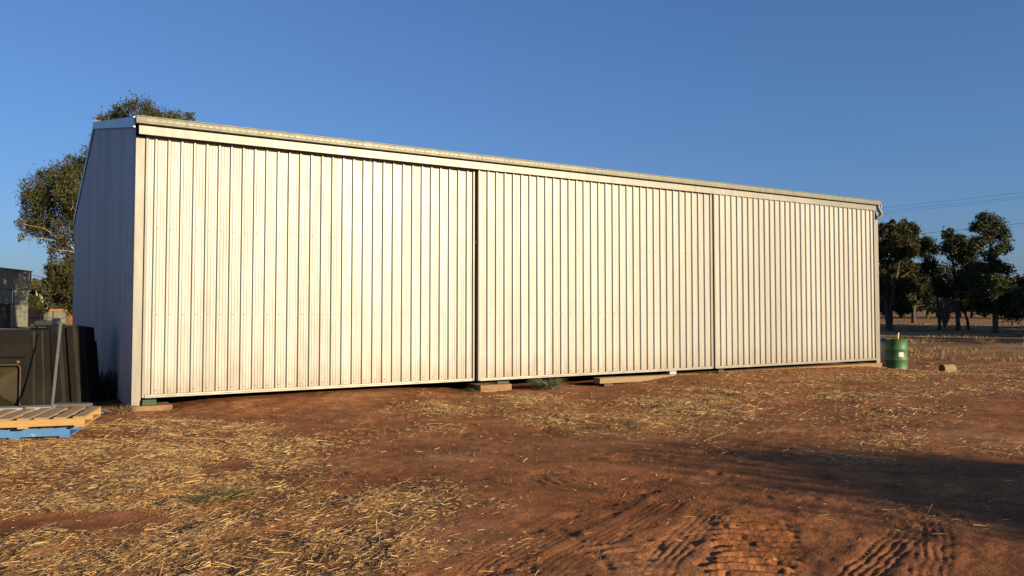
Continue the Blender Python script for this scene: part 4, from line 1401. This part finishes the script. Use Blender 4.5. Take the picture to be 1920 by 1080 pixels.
for i, (px, d) in enumerate(spots):
    P_ = atd(px, 590, d)
    t = thing('distant_tree', 'far dark tree in the line closing the paddock, %s from the left' % ORD[i], 'tree', (P_[0], P_[1], float(gz(np.array([P_[0]]), np.array([P_[1]]), False)[0])), random.uniform(0, 6.28), gd)
    cme, tme = protos[i % 3]
    s_ = random.uniform(0.75, 1.12)
    for nm, me_ in (('trunk', tme), ('crown', cme)):
        o = bpy.data.objects.new(nm, me_)
        COL.objects.link(o)
        o.parent = t
        if nm == 'crown': o['kind'] = 'stuff'
    t.scale = (s_ * 1.15, s_ * 1.15, s_)

# trees standing outside the picture to the right; their long shadows fall into it
go = "paddock trees outside the picture on the right"
for i, (px, d, x, y, s_) in enumerate(((0, 0, 62.5, 4.0, 1.15), (0, 0, 67.5, 6.5, 1.2), (0, 0, 73.5, 12, 1.1), (0, 0, 59.5, -4.5, 1.1), (0, 0, 64, -19, 1.3), (0, 0, 82, 4, 1.3), (0, 0, 52, -17, 0.9))):
    t = thing('paddock_tree', 'dense dark paddock tree standing right of the view', 'tree', (x, y, 0), 1.7 * i, go)
    cme, tme = protos[i % 2]
    for nm, me_ in (('trunk', tme), ('crown', cme)):
        o = bpy.data.objects.new(nm, me_)
        COL.objects.link(o)
        o.parent = t
        if nm == 'crown': o['kind'] = 'stuff'
    t.scale = (s_ * 1.1, s_ * 1.1, s_)
# the leafy shrub tree behind the photographer whose shadow lies across the lower right
sx_, sy_ = math.sin(a), math.cos(a)
lat = np.array([-sy_, sx_])
Hs = 4.0
base = np.array([sx_, sy_]) * (9.1 + Hs / math.tan(e)) + lat * 1.92
rg = np.random.default_rng(77)
t = thing('shade_tree', 'dense round shade tree behind the photographer', 'tree', (base[0], base[1], 0), math.atan2(lat[1], lat[0]))
cl = [(np.array([0.0, 0, 2.65]), (1.85, 1.4, 1.25), 2.2), (np.array([0.55, 0.3, 3.0]), (0.9, 0.9, 0.9), 1.2), (np.array([-1.1, -0.2, 2.2]), (1.0, 1.0, 1.1), 1.3), (np.array([1.2, 0.1, 2.0]), (1.0, 1.0, 1.1), 1.3), (np.array([-0.2, -0.2, 1.5]), (2.1, 1.4, 1.0), 1.6)]
V, Fq = leaves(cl, 10, 90000, 0.15, 0.3, rg, 110, 0.0, 0.6)
o = bpy.data.objects.new('crown', np_mesh('crown', V, Fq, 4, M_GUM)); COL.objects.link(o); o.parent = t; o['kind'] = 'stuff'
m = MB(); m.tube([(0, 0, -0.2), (0.03, 0, 0.8), (0, 0.05, 1.8), (0, 0, 3.0)], [0.16, 0.13, 0.1, 0.04], 8)
for c, _, _ in cl: m.tube([(0, 0, 0.9), c], [0.07, 0.03], 6, False)
m.build('trunk', M_BARK, t, smooth=True)

# ------------------------------------------------------------------ far left: old shed, railed fence, bits
D2 = 71
wr = atd(52, 612, D2)          # right front corner of the old shed
osh = thing('old_shed', 'old corrugated iron shed in dappled shade at the far left', 'shed', (wr[0], wr[1], 0), math.radians(7))


def corr(x0, x1, z0, z1f, pitch=0.10, amp=0.014):
    n_ = int((x1 - x0) / pitch * 4)
    pr = [(x0 + (x1 - x0) * k / n_, -amp * math.sin(2 * math.pi * k / 4)) for k in range(n_ + 1)]
    return MB().sheet(pr, z0, z1f)


ztop = lambda a_: 4.95 - 0.10 * a_ * 1.0
for z0, z1 in ((0.05, 2.05), (2.07, 3.3)):
    for x0, x1 in ((-6, -3.02), (-3.0, -1.22), (-1.2, 0.0)):
        if x0 == -3.0 and z0 < 1: continue
        corr(x0, x1, z0, lambda a_: z1).build('wall_sheet', M_OLDIRON, osh)
corr(-6, 0, 3.32, ztop).build('wall_sheet', M_OLDIRON, osh)
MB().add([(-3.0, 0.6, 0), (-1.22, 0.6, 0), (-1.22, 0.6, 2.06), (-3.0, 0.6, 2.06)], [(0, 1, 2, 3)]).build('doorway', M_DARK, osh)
MB().box(-1.27, -1.20, -0.05, 0.03, 0.0, 2.1).build('door_frame', M_RUST, osh)
MB().box(-6, 0.02, -0.05, -0.017, 2.03, 2.09).build('girt', M_DARK, osh)
MB().box(-6, 0.02, -0.05, -0.017, 3.28, 3.34).build('girt', M_DARK, osh)
MB().add([(0, 0, 0), (0, 9, 0), (0, 9, 4.95), (0, 0, 4.95)], [(0, 1, 2, 3)]).build('side_wall', M_OLDIRON, osh)
MB().hexa([(-6.2, -0.3, 5.56), (0.25, -0.3, 4.92), (0.25, 9, 4.92), (-6.2, 9, 5.56), (-6.2, -0.3, 5.63), (0.25, -0.3, 4.99), (0.25, 9, 4.99), (-6.2, 9, 5.63)]).build('roof', M_OLDIRON, osh)
MB().box(0.02, 0.16, -0.28, -0.12, 4.0, 4.9).build('downpipe', M_DARK, osh)

fl = atd(48, 606, 76)
fr_ = atd(125, 604, 78)
dvec = fr_ - fl
Lf = float(np.hypot(dvec[0], dvec[1]))
fen = thing('railed_fence', 'low corrugated iron fence with a rust red top rail at far left', 'fence', (fl[0], fl[1], 0), math.atan2(dvec[1], dvec[0]))
MB().box(0, Lf, -0.09, 0.05, 1.42, 1.62).build('top_rail', M_RUST, fen)
MB().box(0, Lf, -0.05, -0.02, 0.72, 0.80).build('middle_rail', M_DARK, fen)
for k in range(4):
    MB().box(Lf * k / 3 - 0.07, Lf * k / 3 + 0.07, -0.07, 0.06, 0, 1.415).build('post', M_DARK, fen)
for k in range(3):
    corr(Lf * k / 3 + 0.08, Lf * (k + 1) / 3 - 0.08, 0.1, lambda a_: 1.41).build('wall_sheet', M_OLDIRON, fen)
ms = atd(138, 604, 90)
o = MB().lathe([(3.0, -0.1), (2.6, 0.5), (1.9, 1.2), (1.0, 1.75), (0.0, 1.95)], 24).build('earth_mound', M_SOIL, None, smooth=True)
o.location = (ms[0], ms[1], 0)
tag(o, 'bare red earth mound past the end of the railed fence', 'mound')
dl = atd(95, 606, 40)
o = thing('drawn_roller', 'dark round farm roller lying on its frame behind the black tubs', 'roller', (dl[0], dl[1], 0.0), -0.5)
MB().tube([(-0.75, 0, 0.86), (-0.7, 0, 0.86), (0.45, 0, 0.86), (0.5, 0, 0.86)], [0.08, 0.15, 0.15, 0.08], 12).build('drum', M_DARK, o)
m = MB()
for x_ in (-0.8, 0.55): m.box(x_ - 0.04, x_ + 0.04, -0.25, 0.25, 0, 0.86)
m.box(-0.85, 0.60, -0.3, -0.22, 0.55, 0.65)
m.build('frame', M_DARK, o)

# ------------------------------------------------------------------ wires
pR = lambda y_, d_: np.array(atd(2150, y_, d_))


def wire(name, p0, p1, sag, r_w, label, cat, group=None):
    p0, p1 = np.array(p0), np.array(p1)
    c0 = (p0 + p1) / 2
    pts = [tuple(p0 + (p1 - p0) * t - np.array([0, 0, sag * 4 * t * (1 - t)]) - c0) for t in np.linspace(0, 1, 17)]
    o = MB().tube(pts, r_w, 5).build(name, M_WIRE)
    o.location = tuple(c0)
    tag(o, label, cat, group)
    return o


for k, (yl, yr) in enumerate(((405, 333.5), (411, 341), (416, 344.5))):
    wire('power_line', atd(1500, yl, 99), pR(yr, 70), 0.12, 0.009, ['topmost thin wire crossing the sky above the paddock trees', 'middle one of the three upper wires above the paddock trees', 'lowest of the three upper wires above the paddock trees'][k], 'power line', 'thin wires over the paddock')
wire('power_line', atd(1500, 459, 99), pR(394, 66), 0.10, 0.016, 'single lower wire passing through the tops of the paddock trees', 'power line', 'thin wires over the paddock')
wire('service_wire', atd(56, 514.5, 70.5), atd(190, 533, 60), 0.15, 0.018, 'thin wire running from the old shed corner into the gum', 'wire')
bo = atd(2150, 560, 70)
pole = MB().tube([(0, 0, -0.5), (0, 0, 14.0)], [0.17, 0.12], 10).build('power_pole', M_POLE, None, smooth=True)
pole.location = (bo[0], bo[1], 0)
tag(pole, 'timber power pole standing right of the view', 'power pole')
print('objects', len(bpy.data.objects))
